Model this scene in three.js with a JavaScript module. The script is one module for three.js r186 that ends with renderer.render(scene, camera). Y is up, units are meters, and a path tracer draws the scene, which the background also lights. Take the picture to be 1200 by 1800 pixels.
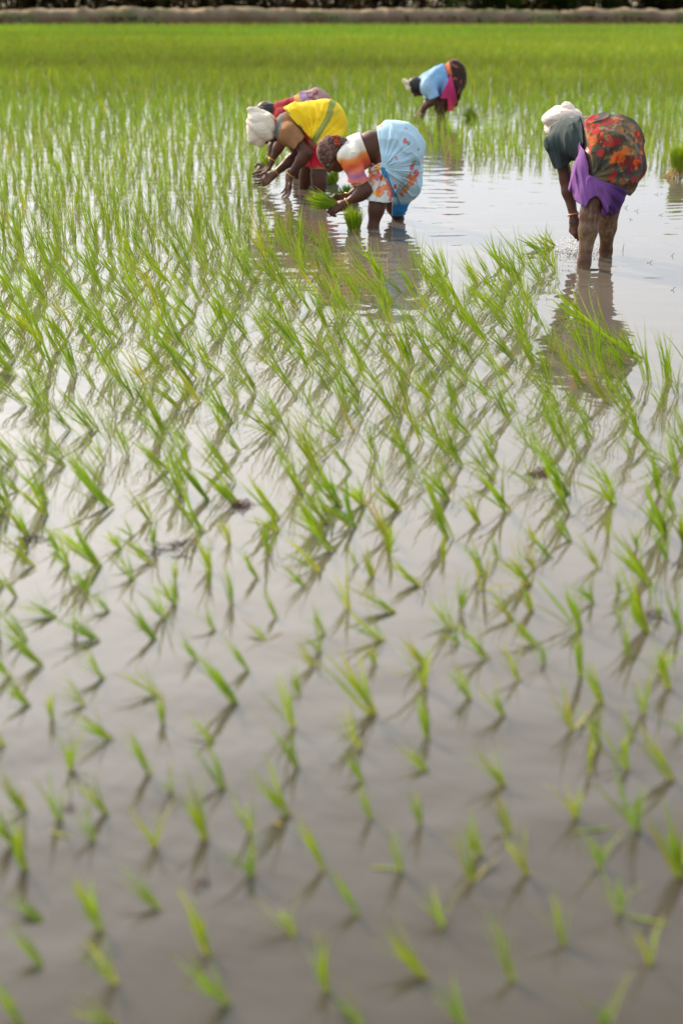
import * as THREE from 'three';
import { mergeGeometries } from 'three/addons/utils/BufferGeometryUtils.js';

// ---------------------------------------------------------------- camera, sky, sun, exposure
const EYE = 1.6, FOCAL = 2500, PITCH = Math.atan(930 / FOCAL);      // eye height; focal length for a frame 1200 x 1800
const clamp = (x, a = 0, b = 1) => Math.min(b, Math.max(a, x));
const scene = new THREE.Scene();
const camera = new THREE.PerspectiveCamera(2 * Math.atan(900 / FOCAL) * 180 / Math.PI, 2 / 3, 0.1, 2000);
camera.position.set(0, EYE, 0);
camera.lookAt(0, EYE - Math.sin(PITCH), -Math.cos(PITCH));
camera.focus = 8.2;
camera.userData.fStop = 1.8;
const SUN = new THREE.Vector3(-0.50, 0.53, -0.70).normalize();
{ // hazy pale sky with a bright veil of thin cloud spread around the low sun
  const w = 512, h = 256, data = new Float32Array(w * h * 4), d = new THREE.Vector3();
  for (let j = 0; j < h; j++) for (let i = 0; i < w; i++) {
    const el = ((j + 0.5) / h - 0.5) * Math.PI, az = ((i + 0.5) / w - 0.5) * 2 * Math.PI;
    d.set(Math.cos(el) * Math.cos(az), Math.sin(el), Math.cos(el) * Math.sin(az));
    const t = Math.pow(Math.max(0, d.y), 0.62), k = (j * w + i) * 4;
    const ang = Math.acos(clamp(d.dot(SUN), -1, 1)) * 57.3, veil = Math.exp(-(((el * 57.3 - 25) / 12.5) ** 2)) * Math.exp(-((Math.acos(clamp((d.x * SUN.x + d.z * SUN.z) / Math.hypot(SUN.x, SUN.z) / Math.max(1e-6, Math.hypot(d.x, d.z)), -1, 1)) * 57.3 / 58) ** 2)), glow = 2.6 * veil + 1.3 * Math.exp(-((ang / 30) ** 2));
    const low = d.y < 0 ? 0.35 : 1;
    const L = [[0.80, 0.48], [0.87, 0.55], [0.97, 0.66]];
    for (let c = 0; c < 3; c++) data[k + c] = (L[c][0] * (1 - t) + L[c][1] * t + glow * [1, 0.97, 0.92][c]) * low;
    data[k + 3] = 1;
  }
  const sky = new THREE.DataTexture(data, w, h, THREE.RGBAFormat, THREE.FloatType);
  sky.mapping = THREE.EquirectangularReflectionMapping;
  sky.magFilter = THREE.LinearFilter; sky.minFilter = THREE.LinearFilter; sky.needsUpdate = true;
  scene.background = sky; scene.environment = sky;
}
const sun = new THREE.DirectionalLight(0xffe8c8, 4.2);
sun.position.copy(SUN).multiplyScalar(60); sun.target.position.set(0, 0, -12); sun.position.add(sun.target.position);
sun.castShadow = true; sun.shadow.radius = 9; sun.shadow.mapSize.set(4096, 4096);
Object.assign(sun.shadow.camera, { left: -40, right: 40, top: 60, bottom: -30, near: 1, far: 200 });
scene.add(sun, sun.target);
const renderer = new THREE.WebGLRenderer({ antialias: true });
renderer.setSize(682, 1024);
renderer.shadowMap.enabled = true;
renderer.toneMapping = THREE.LinearToneMapping;
renderer.toneMappingExposure = 1.38;

// ---------------------------------------------------------------- small helpers
let seed = 12345;
const rnd = () => { seed = (seed + 0x6D2B79F5) | 0; let t = Math.imul(seed ^ (seed >>> 15), 1 | seed); t = (t + Math.imul(t ^ (t >>> 7), 61 | t)) ^ t; return ((t ^ (t >>> 14)) >>> 0) / 4294967296; };
const R = (a, b) => a + (b - a) * rnd();
const lerp = (a, b, t) => a + (b - a) * t;
const sstep = (a, b, x) => { const t = clamp((x - a) / (b - a)); return t * t * (3 - 2 * t); };
const mix3 = (a, b, t) => [lerp(a[0], b[0], t), lerp(a[1], b[1], t), lerp(a[2], b[2], t)];
const lin = c => { c /= 255; return c <= 0.04045 ? c / 12.92 : Math.pow((c + 0.055) / 1.055, 2.4); };
const S = (r, g, b) => [lin(r), lin(g), lin(b)];
const hash = (i, j, k) => { let h = Math.imul(i, 374761393) ^ Math.imul(j, 668265263) ^ Math.imul(k, 2147483647 - 1013); h = Math.imul(h ^ (h >>> 13), 1274126177); return ((h ^ (h >>> 16)) >>> 0) / 4294967296; };
function noise(x, y, z) {
  const i = Math.floor(x), j = Math.floor(y), k = Math.floor(z); let u = x - i, v = y - j, w = z - k;
  u = u * u * (3 - 2 * u); v = v * v * (3 - 2 * v); w = w * w * (3 - 2 * w);
  let s = 0;
  for (let c = 0; c < 8; c++) { const a = c & 1, b = (c >> 1) & 1, e = c >> 2; s += hash(i + a, j + b, k + e) * (a ? u : 1 - u) * (b ? v : 1 - v) * (e ? w : 1 - w); }
  return s;
}
const fbm = (x, y, z) => noise(x, y, z) * 0.55 + noise(x * 2.1, y * 2.1, z * 2.1 + 7) * 0.3 + noise(x * 4.3, y * 4.3, z * 4.3 + 3) * 0.15;

// sight lines: where the line through a point of the frame meets the water, or an upright plane at distance z
const CP = Math.cos(PITCH), SP = Math.sin(PITCH);
function dirOf(px, py) { const a = (px - 600) / FOCAL, b = (900 - py) / FOCAL; return [a, b * CP - SP, -b * SP - CP]; }
function ground(px, py) { const d = dirOf(px, py), t = -EYE / d[1]; return [d[0] * t, 0, d[2] * t]; }
function atZ(px, py, z) { const d = dirOf(px, py), t = z / d[2]; return [d[0] * t, EYE + d[1] * t, z]; }

const used = {};
function numbered(name) { const n = used[name] = (used[name] ?? -1) + 1; return n ? `${name}_${String(n).padStart(3, '0')}` : name; }
function tag(o, label, category, group, kind) { if (label) o.userData.label = label; if (category) o.userData.category = category; if (group) o.userData.group = group; if (kind) o.userData.kind = kind; return o; }
function thing(name, label, category, pos, group) { const g = new THREE.Group(); g.name = numbered(name); g.position.set(...pos); scene.add(g); return tag(g, label, category, group); }
function part(name, geo, mat, parent, label) { const m = new THREE.Mesh(geo, mat); m.name = name; m.castShadow = m.receiveShadow = true; parent.add(m); if (label) m.userData.label = label; return m; }
function structure(name, geo, mat, label) { const m = new THREE.Mesh(geo, mat); m.name = name; m.castShadow = m.receiveShadow = true; m.userData.kind = 'structure'; if (label) m.userData.label = label; scene.add(m); return m; }
function geom(pos, idx, col, nor, uv) {
  const g = new THREE.BufferGeometry();
  g.setAttribute('position', new THREE.Float32BufferAttribute(pos, 3)); g.setIndex(idx);
  if (col) g.setAttribute('color', new THREE.Float32BufferAttribute(col, 3));
  if (nor) g.setAttribute('normal', new THREE.Float32BufferAttribute(nor, 3)); else g.computeVertexNormals();
  if (uv) g.setAttribute('uv', new THREE.Float32BufferAttribute(uv, 2));
  return g;
}

// ---------------------------------------------------------------- materials
const leafMat = (r, g, b) => new THREE.MeshPhysicalMaterial({ color: new THREE.Color().setRGB(r, g, b), vertexColors: true, roughness: 0.6, transmission: 0.55, thickness: 0, side: THREE.DoubleSide, specularIntensity: 0.5 });
const M = {
  leaf: [[1, 1, 1], [0.93, 0.97, 0.9], [1.12, 1.03, 0.85], [0.8, 0.88, 0.75], [1.25, 1.08, 0.75]].map(c => leafMat(...c)),
  skin: new THREE.MeshPhysicalMaterial({ vertexColors: true, roughness: 0.48, specularIntensity: 0.55 }),
  cloth: new THREE.MeshPhysicalMaterial({ vertexColors: true, roughness: 0.92, sheen: 0.25, sheenRoughness: 0.6, side: THREE.DoubleSide }),
  hair: new THREE.MeshStandardMaterial({ vertexColors: true, roughness: 0.5 }),
  gold: new THREE.MeshStandardMaterial({ color: new THREE.Color().setRGB(0.62, 0.38, 0.12), metalness: 0.85, roughness: 0.35 }),
  earth: new THREE.MeshStandardMaterial({ vertexColors: true, roughness: 0.97 }),
  bark: new THREE.MeshStandardMaterial({ color: new THREE.Color().setRGB(0.09, 0.065, 0.045), roughness: 0.95 }),
};

// ---------------------------------------------------------------- the ground, the water, the bank
const WOMEN_WAKES = [ground(1025, 472), ground(1062, 448), ground(1008, 432), ground(655, 400), ground(700, 384), ground(590, 372), ground(560, 344), ground(533, 333), ground(507, 336), ground(464, 330), ground(776, 210)];
{
  const g = new THREE.PlaneGeometry(900, 900, 60, 60); g.rotateX(-Math.PI / 2);
  const p = g.attributes.position, col = [];
  for (let i = 0; i < p.count; i++) {
    const x = p.getX(i), z = p.getZ(i); p.setY(i, z < -60 ? 0.25 : -0.17);
    const n = fbm(x * 0.05, 1, z * 0.05); col.push(...mix3([0.16, 0.12, 0.075], [0.09, 0.10, 0.035], n));
  }
  g.setAttribute('color', new THREE.Float32BufferAttribute(col, 3)); g.computeVertexNormals();
  structure('ground', g, M.earth);
}
{
  const N = 1024, tile = 3.2, h = new Float32Array(N * N);
  const waves = [];
  for (let k = 0; k < 46; k++) { // waves that fit the tile
    const len = Math.exp(R(Math.log(0.035), Math.log(0.5))), th = Math.PI / 2 + R(-1, 1) * 1.15;
    const a = Math.round(Math.cos(th) * tile / len), b = Math.round(Math.sin(th) * tile / len);
    waves.push([a, b, Math.pow(len, 1.25), R(0, 6.28)]);
  }
  let lo = 1e9, hi = -1e9;
  for (let j = 0; j < N; j++) for (let i = 0; i < N; i++) {
    let s = 0; for (const [a, b, m, q] of waves) s += m * Math.sin(2 * Math.PI * (a * i + b * j) / N + q);
    h[j * N + i] = s; lo = Math.min(lo, s); hi = Math.max(hi, s);
  }
  const d = new Uint8Array(N * N * 4);
  for (let i = 0; i < N * N; i++) { const v = Math.round((h[i] - lo) / (hi - lo) * 255); d[i * 4] = d[i * 4 + 1] = d[i * 4 + 2] = v; d[i * 4 + 3] = 255; }
  const bump = new THREE.DataTexture(d, N, N); bump.wrapS = bump.wrapT = THREE.RepeatWrapping; bump.magFilter = THREE.LinearFilter; bump.minFilter = THREE.LinearMipmapLinearFilter; bump.needsUpdate = true;
  const lines = (ranges) => { const a = []; for (const [s, e, st] of ranges) for (let v = s; v < e - 1e-6; v += st) a.push(v); a.push(ranges[ranges.length - 1][1]); return a; };
  const X = lines([[-75, -12, 3], [-12, -3, 0.25], [-3, 4, 0.03], [4, 12, 0.25], [12, 75, 3]]);
  const Z = lines([[-59, -20, 0.8], [-20, -13.2, 0.1], [-13.2, -6.4, 0.026], [-6.4, -1, 0.07], [-1, 6, 0.5]]);
  const pos = [], uv = [], col = [], idx = [];
  for (const z of Z) for (const x of X) {
    let y = 0;
    if (x > -4 && x < 5 && z < -5.5 && z > -14) {
      for (const [wx, , wz] of WOMEN_WAKES) {
        const r = Math.hypot(x - wx, z - wz); if (r > 3) continue;
        const lam = 0.13 + r * 0.03;
        y += 0.0009 * Math.exp(-r * 1.25) * sstep(0, 0.1, r) * Math.sin(6.283 * r / lam + wx * 9);
      }
      const open = sstep(-1.1, 0.5, x) * sstep(-13.5, -11, z) * (1 - sstep(-8.2, -7, z));
      y += open * 0.0006 * (Math.sin(z * 31 + 2.2 * noise(x * 1.1, 0, z * 1.6) * 4) + 0.7 * Math.sin(z * 49 + x * 7 + 5 * noise(x * 1.7, 5, z * 2)));
    }
    pos.push(x, y, z); uv.push(x / tile, z / tile);
    const n = fbm(x * 0.8, 3, z * 0.8), m = fbm(x * 4, 9, z * 4);
    const nearDim = 1 + 0.85 * sstep(-2.3, -4.6, z) + 0.35 * (fbm(x * 0.35, 21, z * 0.5) - 0.5); // lens falloff painted into the water colour: darker near the camera, plus random mottling
    let c = mix3([0.053, 0.045, 0.035], [0.074, 0.063, 0.049], n).map(v => v * nearDim);
    const muck = sstep(0.60, 0.72, fbm(x * 1.6 + 4, 17, z * 2.6)) * sstep(0.42, 0.6, m) * sstep(-6.2, -4.2, z);
    c = mix3(c, [0.05, 0.04, 0.035], muck * 0.5);
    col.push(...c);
  }
  for (let j = 0; j < Z.length - 1; j++) for (let i = 0; i < X.length - 1; i++) { const a = j * X.length + i, b = a + 1, c = a + X.length, e = c + 1; idx.push(a, c, b, b, c, e); }
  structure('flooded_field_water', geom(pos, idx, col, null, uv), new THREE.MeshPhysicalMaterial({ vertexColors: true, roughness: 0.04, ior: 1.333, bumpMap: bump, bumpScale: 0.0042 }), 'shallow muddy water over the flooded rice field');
}
{ // the earthen bank along the far edge of the field
  const prof = [[-0.30, -0.1], [-0.12, 0.05], [0.03, 0.22], [0.12, 0.40], [0.26, 0.52], [0.6, 0.56], [1.0, 0.5], [1.6, 0.42], [3, 0.3]];
  const pos = [], col = [], idx = [], n = 1500;
  for (let i = 0; i <= n; i++) {
    const x = lerp(-75, 75, i / n), hh = 1.0 + 0.26 * fbm(x * 0.3, 0, 0) + 0.16 * noise(x * 2.1, 4, 1), zz = 0.5 * (fbm(x * 0.12, 8, 8) - 0.5);
    prof.forEach(([d, y], k) => {
      const j = 0.10 * (noise(x * 3.1, k * 1.7, 0) - 0.5) + 0.07 * (noise(x * 8.3, k * 2.1, 4) - 0.5);
      pos.push(x, y * hh + (k > 1 ? j : 0), -58 - d + zz + j * 2);
      const f = fbm(x * 1.2, k * 0.9, 5);
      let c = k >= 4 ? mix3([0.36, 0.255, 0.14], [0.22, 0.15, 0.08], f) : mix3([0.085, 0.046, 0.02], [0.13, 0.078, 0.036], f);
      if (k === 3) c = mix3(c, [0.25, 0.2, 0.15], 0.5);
      if (noise(x * 0.9, k, 3) > 0.66 && k < 6) c = mix3(c, [0.09, 0.12, 0.03], 0.6);
      col.push(...c);
    });
  }
  const w = prof.length;
  for (let i = 0; i < n; i++) for (let k = 0; k < w - 1; k++) { const a = i * w + k, b = a + 1, c = a + w, e = c + 1; idx.push(a, c, b, b, c, e); }
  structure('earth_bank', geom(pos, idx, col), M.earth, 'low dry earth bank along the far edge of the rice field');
}

// ---------------------------------------------------------------- shrubs and dry brush behind the bank
function leafCloud(n, place, size, colour) {
  const pos = [], col = [], idx = [], nor = [];
  for (let i = 0; i < n; i++) {
    const [x, y, z] = place(), s = size * R(0.6, 1.4), a = R(0, 6.28), b = R(-1.2, 1.2);
    const u = new THREE.Vector3(Math.cos(a) * Math.cos(b), Math.sin(b), Math.sin(a) * Math.cos(b)), v = new THREE.Vector3(R(-1, 1), R(-1, 1), R(-1, 1)).cross(u).normalize();
    const w = new THREE.Vector3().crossVectors(u, v), k = pos.length / 3, c = colour();
    pos.push(x - u.x * s, y - u.y * s, z - u.z * s, x + v.x * s * 0.4, y + v.y * s * 0.4, z + v.z * s * 0.4, x + u.x * s, y + u.y * s, z + u.z * s, x - v.x * s * 0.4, y - v.y * s * 0.4, z - v.z * s * 0.4);
    for (let q = 0; q < 4; q++) { col.push(...c); nor.push(w.x, w.y, w.z); }
    idx.push(k, k + 1, k + 2, k, k + 2, k + 3);
  }
  return geom(pos, idx, col, nor);
}
function stemsOf(n, r, h, spread) {
  const gs = [];
  for (let i = 0; i < n; i++) {
    const a = R(0, 6.28), d = R(0, 0.2), t = R(0.2, 1) * spread;
    const c = new THREE.CatmullRomCurve3([new THREE.Vector3(Math.cos(a) * d, -0.1, Math.sin(a) * d), new THREE.Vector3(Math.cos(a) * (d + t * 0.3), h * 0.4, Math.sin(a) * (d + t * 0.3)), new THREE.Vector3(Math.cos(a + 0.4) * (d + t), h * R(0.7, 1), Math.sin(a + 0.4) * (d + t))]);
    gs.push(new THREE.TubeGeometry(c, 6, r * R(0.6, 1.2), 5));
  }
  return mergeGeometries(gs);
}
{
  const foliage = leafMat(1, 1, 1); foliage.transmission = 0.5;
  const looks = [
    ['dark green leafy shrub', [0.035, 0.055, 0.016], [0.06, 0.085, 0.025]],
    ['brown dry shrub with bare stems', [0.075, 0.05, 0.03], [0.11, 0.08, 0.045]],
    ['fresh mid green shrub', [0.06, 0.11, 0.02], [0.10, 0.16, 0.03]],
    ['dusky olive shrub', [0.05, 0.05, 0.022], [0.08, 0.075, 0.03]]];
  // frame position, which look, height
  const spots = [[20, 1, 2.4], [75, 0, 2.8], [130, 3, 2.5], [185, 0, 3.0], [235, 3, 2.6], [285, 1, 2.5], [335, 0, 2.9], [385, 3, 2.4], [440, 0, 2.7], [495, 1, 2.6], [545, 3, 2.8], [600, 1, 2.4], [655, 0, 2.8], [700, 3, 2.5], [740, 0, 3.0], [795, 1, 2.4], [825, 2, 1.6], [875, 2, 2.0], [905, 1, 2.5], [945, 0, 2.9], [990, 3, 2.4], [1015, 2, 1.7], [1060, 0, 2.8], [1085, 2, 1.9], [1130, 3, 2.6], [1180, 0, 2.8], [-60, 0, 2.7], [-140, 3, 2.5], [1260, 3, 2.6], [1340, 0, 2.8]];
  const where = px => px < 400 ? 'left' : px < 800 ? 'middle' : 'right';
  spots.forEach(([px, k, h], i) => {
    const p = atZ(px, 20, k === 2 ? -60.3 : -61.4 - (i % 3) * 0.5);
    const [what, c0, c1] = looks[k];
    const g = thing('shrub', `${what} behind the ${where(px)} of the far earth bank`, 'shrub', [p[0], 0.3, p[2]], 'shrubs lined up behind the far bank');
    part('stem', stemsOf(k === 1 ? 14 : 8, 0.03, h, 0.9), M.bark, g);
    const lumps = Array.from({ length: 9 }, () => [R(-0.85, 0.85), R(0.15, h * 0.85), R(-0.6, 0.6), R(0.3, 0.6)]);
    part('foliage', leafCloud(k === 1 ? 900 : 1700, () => { const l = lumps[Math.floor(rnd() * lumps.length)], a = R(0, 6.28), b = Math.acos(R(-1, 1)), r = l[3] * Math.pow(rnd(), 0.4); return [l[0] + r * Math.sin(b) * Math.cos(a), Math.max(0, l[1] + r * Math.cos(b)), l[2] + r * Math.sin(b) * Math.sin(a)]; }, 0.085, () => mix3(c0, c1, rnd()).map(v => v * 3.2)), foliage, g);
  });
  const g = leafCloud(42000, () => [R(-34, 34), 0.3 + 2.3 * Math.pow(rnd(), 1.8), R(-64.5, -60.6)], 0.13, () => mix3([0.15, 0.115, 0.05], [0.34, 0.26, 0.13], rnd()));
  const m = new THREE.Mesh(g, foliage); m.name = 'dry_brush'; m.castShadow = m.receiveShadow = true; scene.add(m);
  const w = new THREE.Mesh(leafCloud(9000, () => { let x; do x = R(-34, 34); while (noise(x * 0.9, 3, 3) < R(0.3, 0.75)); const t = rnd(); return t < 0.5 ? [x, R(0.45, 0.72), R(-59.4, -58.3)] : [x, R(0.02, 0.4), R(-58.3, -57.9)]; }, 0.06, () => mix3([0.07, 0.10, 0.02], [0.24, 0.19, 0.09], rnd())), foliage); w.name = 'bank_weeds'; w.castShadow = w.receiveShadow = true; scene.add(w);
  tag(w, 'patchy dry and green weeds growing along the earth bank', 'weeds', null, 'stuff');
  tag(m, 'tangled dry brown brush filling the gaps between the shrubs behind the bank', 'brush', null, 'stuff');
}

// ---------------------------------------------------------------- rice plants
// one blade: a narrow folded strip rising from (bx, 0, bz), bending outwards with its length
function blade(bx, bz, az, tilt, len, width, bend, tint, yellow) {
  const n = 6, pos = [], col = [], idx = [], ca = Math.cos(az), sa = Math.sin(az);
  let r = 0, y = -0.02, th = tilt;
  for (let i = 0; i <= n; i++) {
    const t = i / n, w = width * (t < 0.3 ? lerp(0.5, 1, t / 0.3) : 1 - Math.pow((t - 0.3) / 0.7, 1.7)) * 0.5 + 0.0002;
    const cx = bx + ca * r, cz = bz + sa * r;
    pos.push(cx - sa * w, y, cz + ca * w, cx + ca * w * 0.5 * Math.cos(th), y - w * 0.5 * Math.sin(th), cz + sa * w * 0.5 * Math.cos(th), cx + sa * w, y, cz - ca * w);
    let c = mix3([0.44, 0.50, 0.10], [0.32, 0.47, 0.018], sstep(0.02, 0.35, t));
    c = mix3(c, [0.50, 0.61, 0.03], sstep(0.5, 1, t) * 0.55);
    c = c.map((v, k) => v * tint[k]);
    if (yellow) c = mix3(c, [0.50, 0.37, 0.045], clamp(yellow * (0.35 + t)));
    for (let k = 0; k < 3; k++) col.push(...c);
    const st = len / n; r += Math.sin(th) * st; y += Math.cos(th) * st; th += bend / n;
  }
  for (let i = 0; i < n; i++) { const a = i * 3; for (const q of [0, 1]) idx.push(a + q, a + q + 1, a + q + 3, a + q + 1, a + q + 4, a + q + 3); }
  return geom(pos, idx, col);
}
// a clump of unit height as a list of blades; style: 0 tight, 1 loose, 2 fan, 3 with a yellow leaf
function clump(style, blades, w = 1) {
  const list = [];
  for (let i = 0; i < blades; i++) {
    const tight = style === 0 ? 0.13 : style === 1 ? 0.33 : style === 2 ? 0.55 : 0.34;
    const az = R(0, 6.28), tilt = Math.pow(rnd(), 0.8) * tight, L = i < 2 ? R(0.92, 1.05) : R(0.5, 1.0);
    const v = R(0.78, 1.18);
    list.push(blade(R(-0.05, 0.05), R(-0.05, 0.05), az, tilt, L, R(0.026, 0.042) * w, R(0.05, style === 2 ? 0.9 : 0.55), [v * R(0.9, 1.15), v, v], style === 3 && i < 2 ? R(0.7, 1) : rnd() < 0.05 ? 0.45 : 0));
  }
  if (style === 3) list.push(blade(0, 0, R(0, 6.28), R(0.9, 1.3), R(0.5, 0.8), 0.035 * w, 0.4, [1, 1, 1], 1));
  return list;
}
const PROTO = [[0, 8], [0, 9], [0, 10], [1, 8], [1, 10], [1, 9], [2, 8], [2, 9], [3, 8], [3, 9], [0, 7], [1, 7]].map(([s, n]) => ({ style: s, blades: clump(s, n, 1.5) }));
const FIELD = [[0, 9], [0, 11], [1, 10], [1, 13], [2, 10], [1, 9], [3, 10], [0, 12], [1, 11], [2, 12]].map(([s, n]) => mergeGeometries(clump(s, n, 0.6)));

// water left open around the women, as points of the frame on the water
const OPEN = [[440, 318], [500, 300], [620, 286], [740, 280], [850, 288], [960, 292], [1060, 300], [1130, 300], [1210, 306], [1500, 300], [1700, 590], [1215, 640], [1165, 668], [1120, 640], [1085, 625], [1000, 590], [950, 545], [985, 505], [978, 445], [900, 470], [850, 478], [765, 462], [720, 485], [660, 480], [610, 452], [560, 425], [530, 405], [470, 385]].map(([x, y]) => ground(x, y));
const OPEN_FAR = [[690, 212], [740, 204], [800, 198], [960, 208], [930, 216], [820, 222], [740, 224]].map(([x, y]) => ground(x, y));
function inside(poly, x, z) { let c = false; for (let i = 0, j = poly.length - 1; i < poly.length; j = i++) { const [ax, , az] = poly[i], [bx, , bz] = poly[j]; if ((az > z) !== (bz > z) && x < (bx - ax) * (z - az) / (bz - az) + ax) c = !c; } return c; }

// seedlings close to the camera: root and tip of each as seen, then the style of its clump
const NEAR = [
  [265, 1360, 225, 1285, 0], [187, 1432, 140, 1370, 1], [392, 1385, 355, 1305, 0], [360, 1477, 322, 1372, 0], [525, 1350, 495, 1280, 0], [505, 1432, 452, 1345, 1], [570, 1530, 530, 1440, 0], [445, 1540, 410, 1462, 2], [45, 1530, 12, 1442, 1], [45, 1425, 0, 1365, 3],
  [75, 1620, 20, 1570, 0], [180, 1635, 138, 1550, 1], [280, 1600, 215, 1530, 0], [370, 1677, 328, 1580, 0], [515, 1645, 480, 1575, 2], [75, 1700, 22, 1625, 0], [200, 1728, 150, 1650, 1], [575, 1745, 550, 1650, 1], [40, 1798, 10, 1755, 0], [205, 1805, 135, 1770, 1], [400, 1765, 325, 1690, 1],
  [636, 1375, 608, 1325, 0], [652, 1440, 632, 1380, 0], [750, 1355, 705, 1310, 3], [737, 1450, 722, 1390, 0], [885, 1382, 845, 1315, 1], [1182, 1372, 1130, 1290, 0], [1035, 1360, 1035, 1310, 0], [1010, 1437, 1003, 1368, 2], [1120, 1460, 1085, 1375, 2], [705, 1532, 682, 1455, 0],
  [830, 1550, 815, 1455, 3], [925, 1540, 890, 1460, 1], [893, 1465, 878, 1425, 3], [1052, 1525, 1050, 1455, 2], [1195, 1540, 1170, 1430, 3], [1087, 1605, 1078, 1535, 2], [990, 1662, 962, 1575, 1], [780, 1630, 755, 1565, 2], [900, 1727, 866, 1612, 0], [1140, 1695, 1135, 1612, 2],
  [745, 1720, 670, 1630, 0], [630, 1610, 590, 1530, 0], [640, 1805, 605, 1755, 3], [815, 1805, 780, 1720, 1], [1065, 1805, 1050, 1715, 2], [33, 865, 0, 830, 0], [194, 892, 110, 820, 1], [265, 915, 230, 860, 3], [354, 933, 305, 850, 1], [50, 944, 5, 885, 1],
  [62, 998, 5, 945, 0], [175, 996, 105, 915, 1], [267, 990, 215, 945, 1], [102, 969, 75, 925, 1], [154, 1042, 136, 978, 2], [237, 1020, 205, 965, 1], [367, 1004, 345, 935, 3], [473, 973, 460, 905, 2], [454, 1017, 425, 970, 0], [29, 1050, 0, 1005, 0],
  [98, 1085, 45, 1050, 1], [192, 1075, 165, 1040, 1], [306, 1062, 285, 1005, 2], [408, 1062, 400, 1000, 0], [487, 1087, 465, 1040, 0], [46, 1125, 0, 1070, 0], [173, 1127, 115, 1077, 1], [273, 1125, 222, 1062, 0], [377, 1110, 358, 1078, 1], [467, 1127, 440, 1100, 3],
  [73, 1169, 0, 1105, 0], [183, 1192, 140, 1140, 1], [437, 1181, 400, 1120, 0], [279, 1223, 228, 1170, 1], [346, 1162, 320, 1120, 1], [52, 1240, 5, 1195, 1], [148, 1240, 105, 1200, 1], [412, 1237, 355, 1155, 0], [196, 1300, 135, 1250, 1], [375, 1305, 345, 1262, 1],
  [585, 969, 520, 885, 1], [681, 946, 640, 880, 3], [789, 946, 745, 840, 0], [841, 920, 810, 870, 0], [1002, 952, 965, 895, 0], [1051, 998, 1018, 945, 0], [1171, 984, 1150, 920, 1], [1139, 1025, 1085, 940, 1], [929, 1027, 880, 960, 1], [967, 981, 930, 930, 1],
  [847, 1010, 820, 950, 1], [739, 1030, 685, 985, 0], [780, 987, 778, 945, 0], [655, 1016, 640, 965, 3], [558, 1004, 505, 950, 1], [611, 1068, 590, 1000, 1], [692, 1077, 620, 1030, 0], [675, 1127, 615, 1070, 1], [570, 1115, 545, 1075, 1], [792, 1106, 750, 1040, 2],
  [897, 1089, 855, 1030, 1], [943, 1135, 890, 1090, 1], [1016, 1106, 970, 1010, 2], [1136, 1112, 1085, 1010, 1], [1101, 1153, 1095, 1085, 0], [856, 1159, 810, 1090, 1], [911, 1197, 890, 1130, 1], [745, 1208, 722, 1125, 2], [552, 1173, 520, 1130, 3], [824, 1229, 800, 1175, 1],
  [657, 1255, 595, 1155, 1], [526, 1223, 515, 1180, 0], [1020, 1190, 1015, 1105, 0], [1054, 1235, 1025, 1160, 1], [1007, 1284, 985, 1210, 3], [885, 1258, 855, 1200, 1], [1174, 1211, 1150, 1140, 1], [1130, 1255, 1125, 1185, 1], [751, 1298, 740, 1225, 0], [512, 1278, 480, 1190, 1], [630, 1315, 592, 1250, 1], [1195, 1110, 1180, 1040, 1], [1185, 905, 1160, 850, 1], [8, 1310, -30, 1260, 1], [18, 1190, -30, 1140, 1],
];
const plants = NEAR.map(([bx, by, tx, ty, style]) => {
  const b = ground(bx, by), tip = atZ(tx, ty, b[2] + R(-0.03, 0.02) - 0.02), v = new THREE.Vector3(tip[0] - b[0], Math.max(0.02, tip[1]), tip[2] - b[2]);
  return { x: b[0], z: b[2], dir: v.clone().normalize(), len: clamp(v.length(), 0.08, 0.3) * 1.28, style };
});
for (let i = 0; i < 420 && plants.length < 175; i++) { // slighter seedlings set between them
  const z = -R(2.35, 4.1), x = R(-0.27, 0.27) * -z;
  if (plants.some(q => Math.hypot(q.x - x, q.z - z) < 0.085)) continue;
  plants.push({ x, z, dir: new THREE.Vector3(R(-0.75, 0.12), 1, R(-0.3, 0.3)).normalize(), len: R(0.07, 0.14), style: Math.floor(R(0, 3.3)) });
}
// the planted field further off: a jittered planting grid
function leanAt(x, z) { // plants in the middle distance lie over to the left, far ones stand up
  const mid = sstep(-9.8, -8, z) * (1 - sstep(-4.4, -3.4, z) * 0.4);
  const right = sstep(0.9, 1.5, x - 0.12 * (z + 6)) * sstep(-7.2, -5.8, z);
  return -(0.07 + 0.46 * mid * (1 - 0.65 * right)) + R(-0.22, 0.22);
}
const far = [];
for (let z = -3.95; z > -57.7;) {
  const near = z > -13, step = near ? 0.165 : z > -24 ? 0.17 : 0.165, hw = 0.27 * -z + 1.6;
  for (let x = -hw; x < hw; x += near ? 0.14 : 0.15) {
    const px = x + R(-0.07, 0.07), pz = z + R(-0.085, 0.085);
    if (inside(OPEN, px, pz) || (inside(OPEN_FAR, px, pz) && rnd() < 0.8)) continue;
    if (rnd() < (near ? 0.06 : 0.05)) continue;
    if (plants.length < 400 && z > -4.5 && plants.some(q => Math.hypot(q.x - px, (q.z - pz)) < 0.12)) continue;
    const lean = leanAt(px, pz), tilt = R(-0.2, 0.2), v = new THREE.Vector3(Math.sin(lean), Math.cos(lean), Math.sin(tilt)).normalize();
    const mid = sstep(-10.5, -8.8, pz) * (1 - sstep(-6, -4.2, pz));
    far.push({ x: px, z: pz, dir: v, len: (z > -4.6 ? R(0.17, 0.24) : lerp(R(0.16, 0.26), R(0.18, 0.33), mid)), style: rnd() < 0.05 ? 3 : Math.floor(R(0, 2.4)) });
  }
  z -= step;
}
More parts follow.
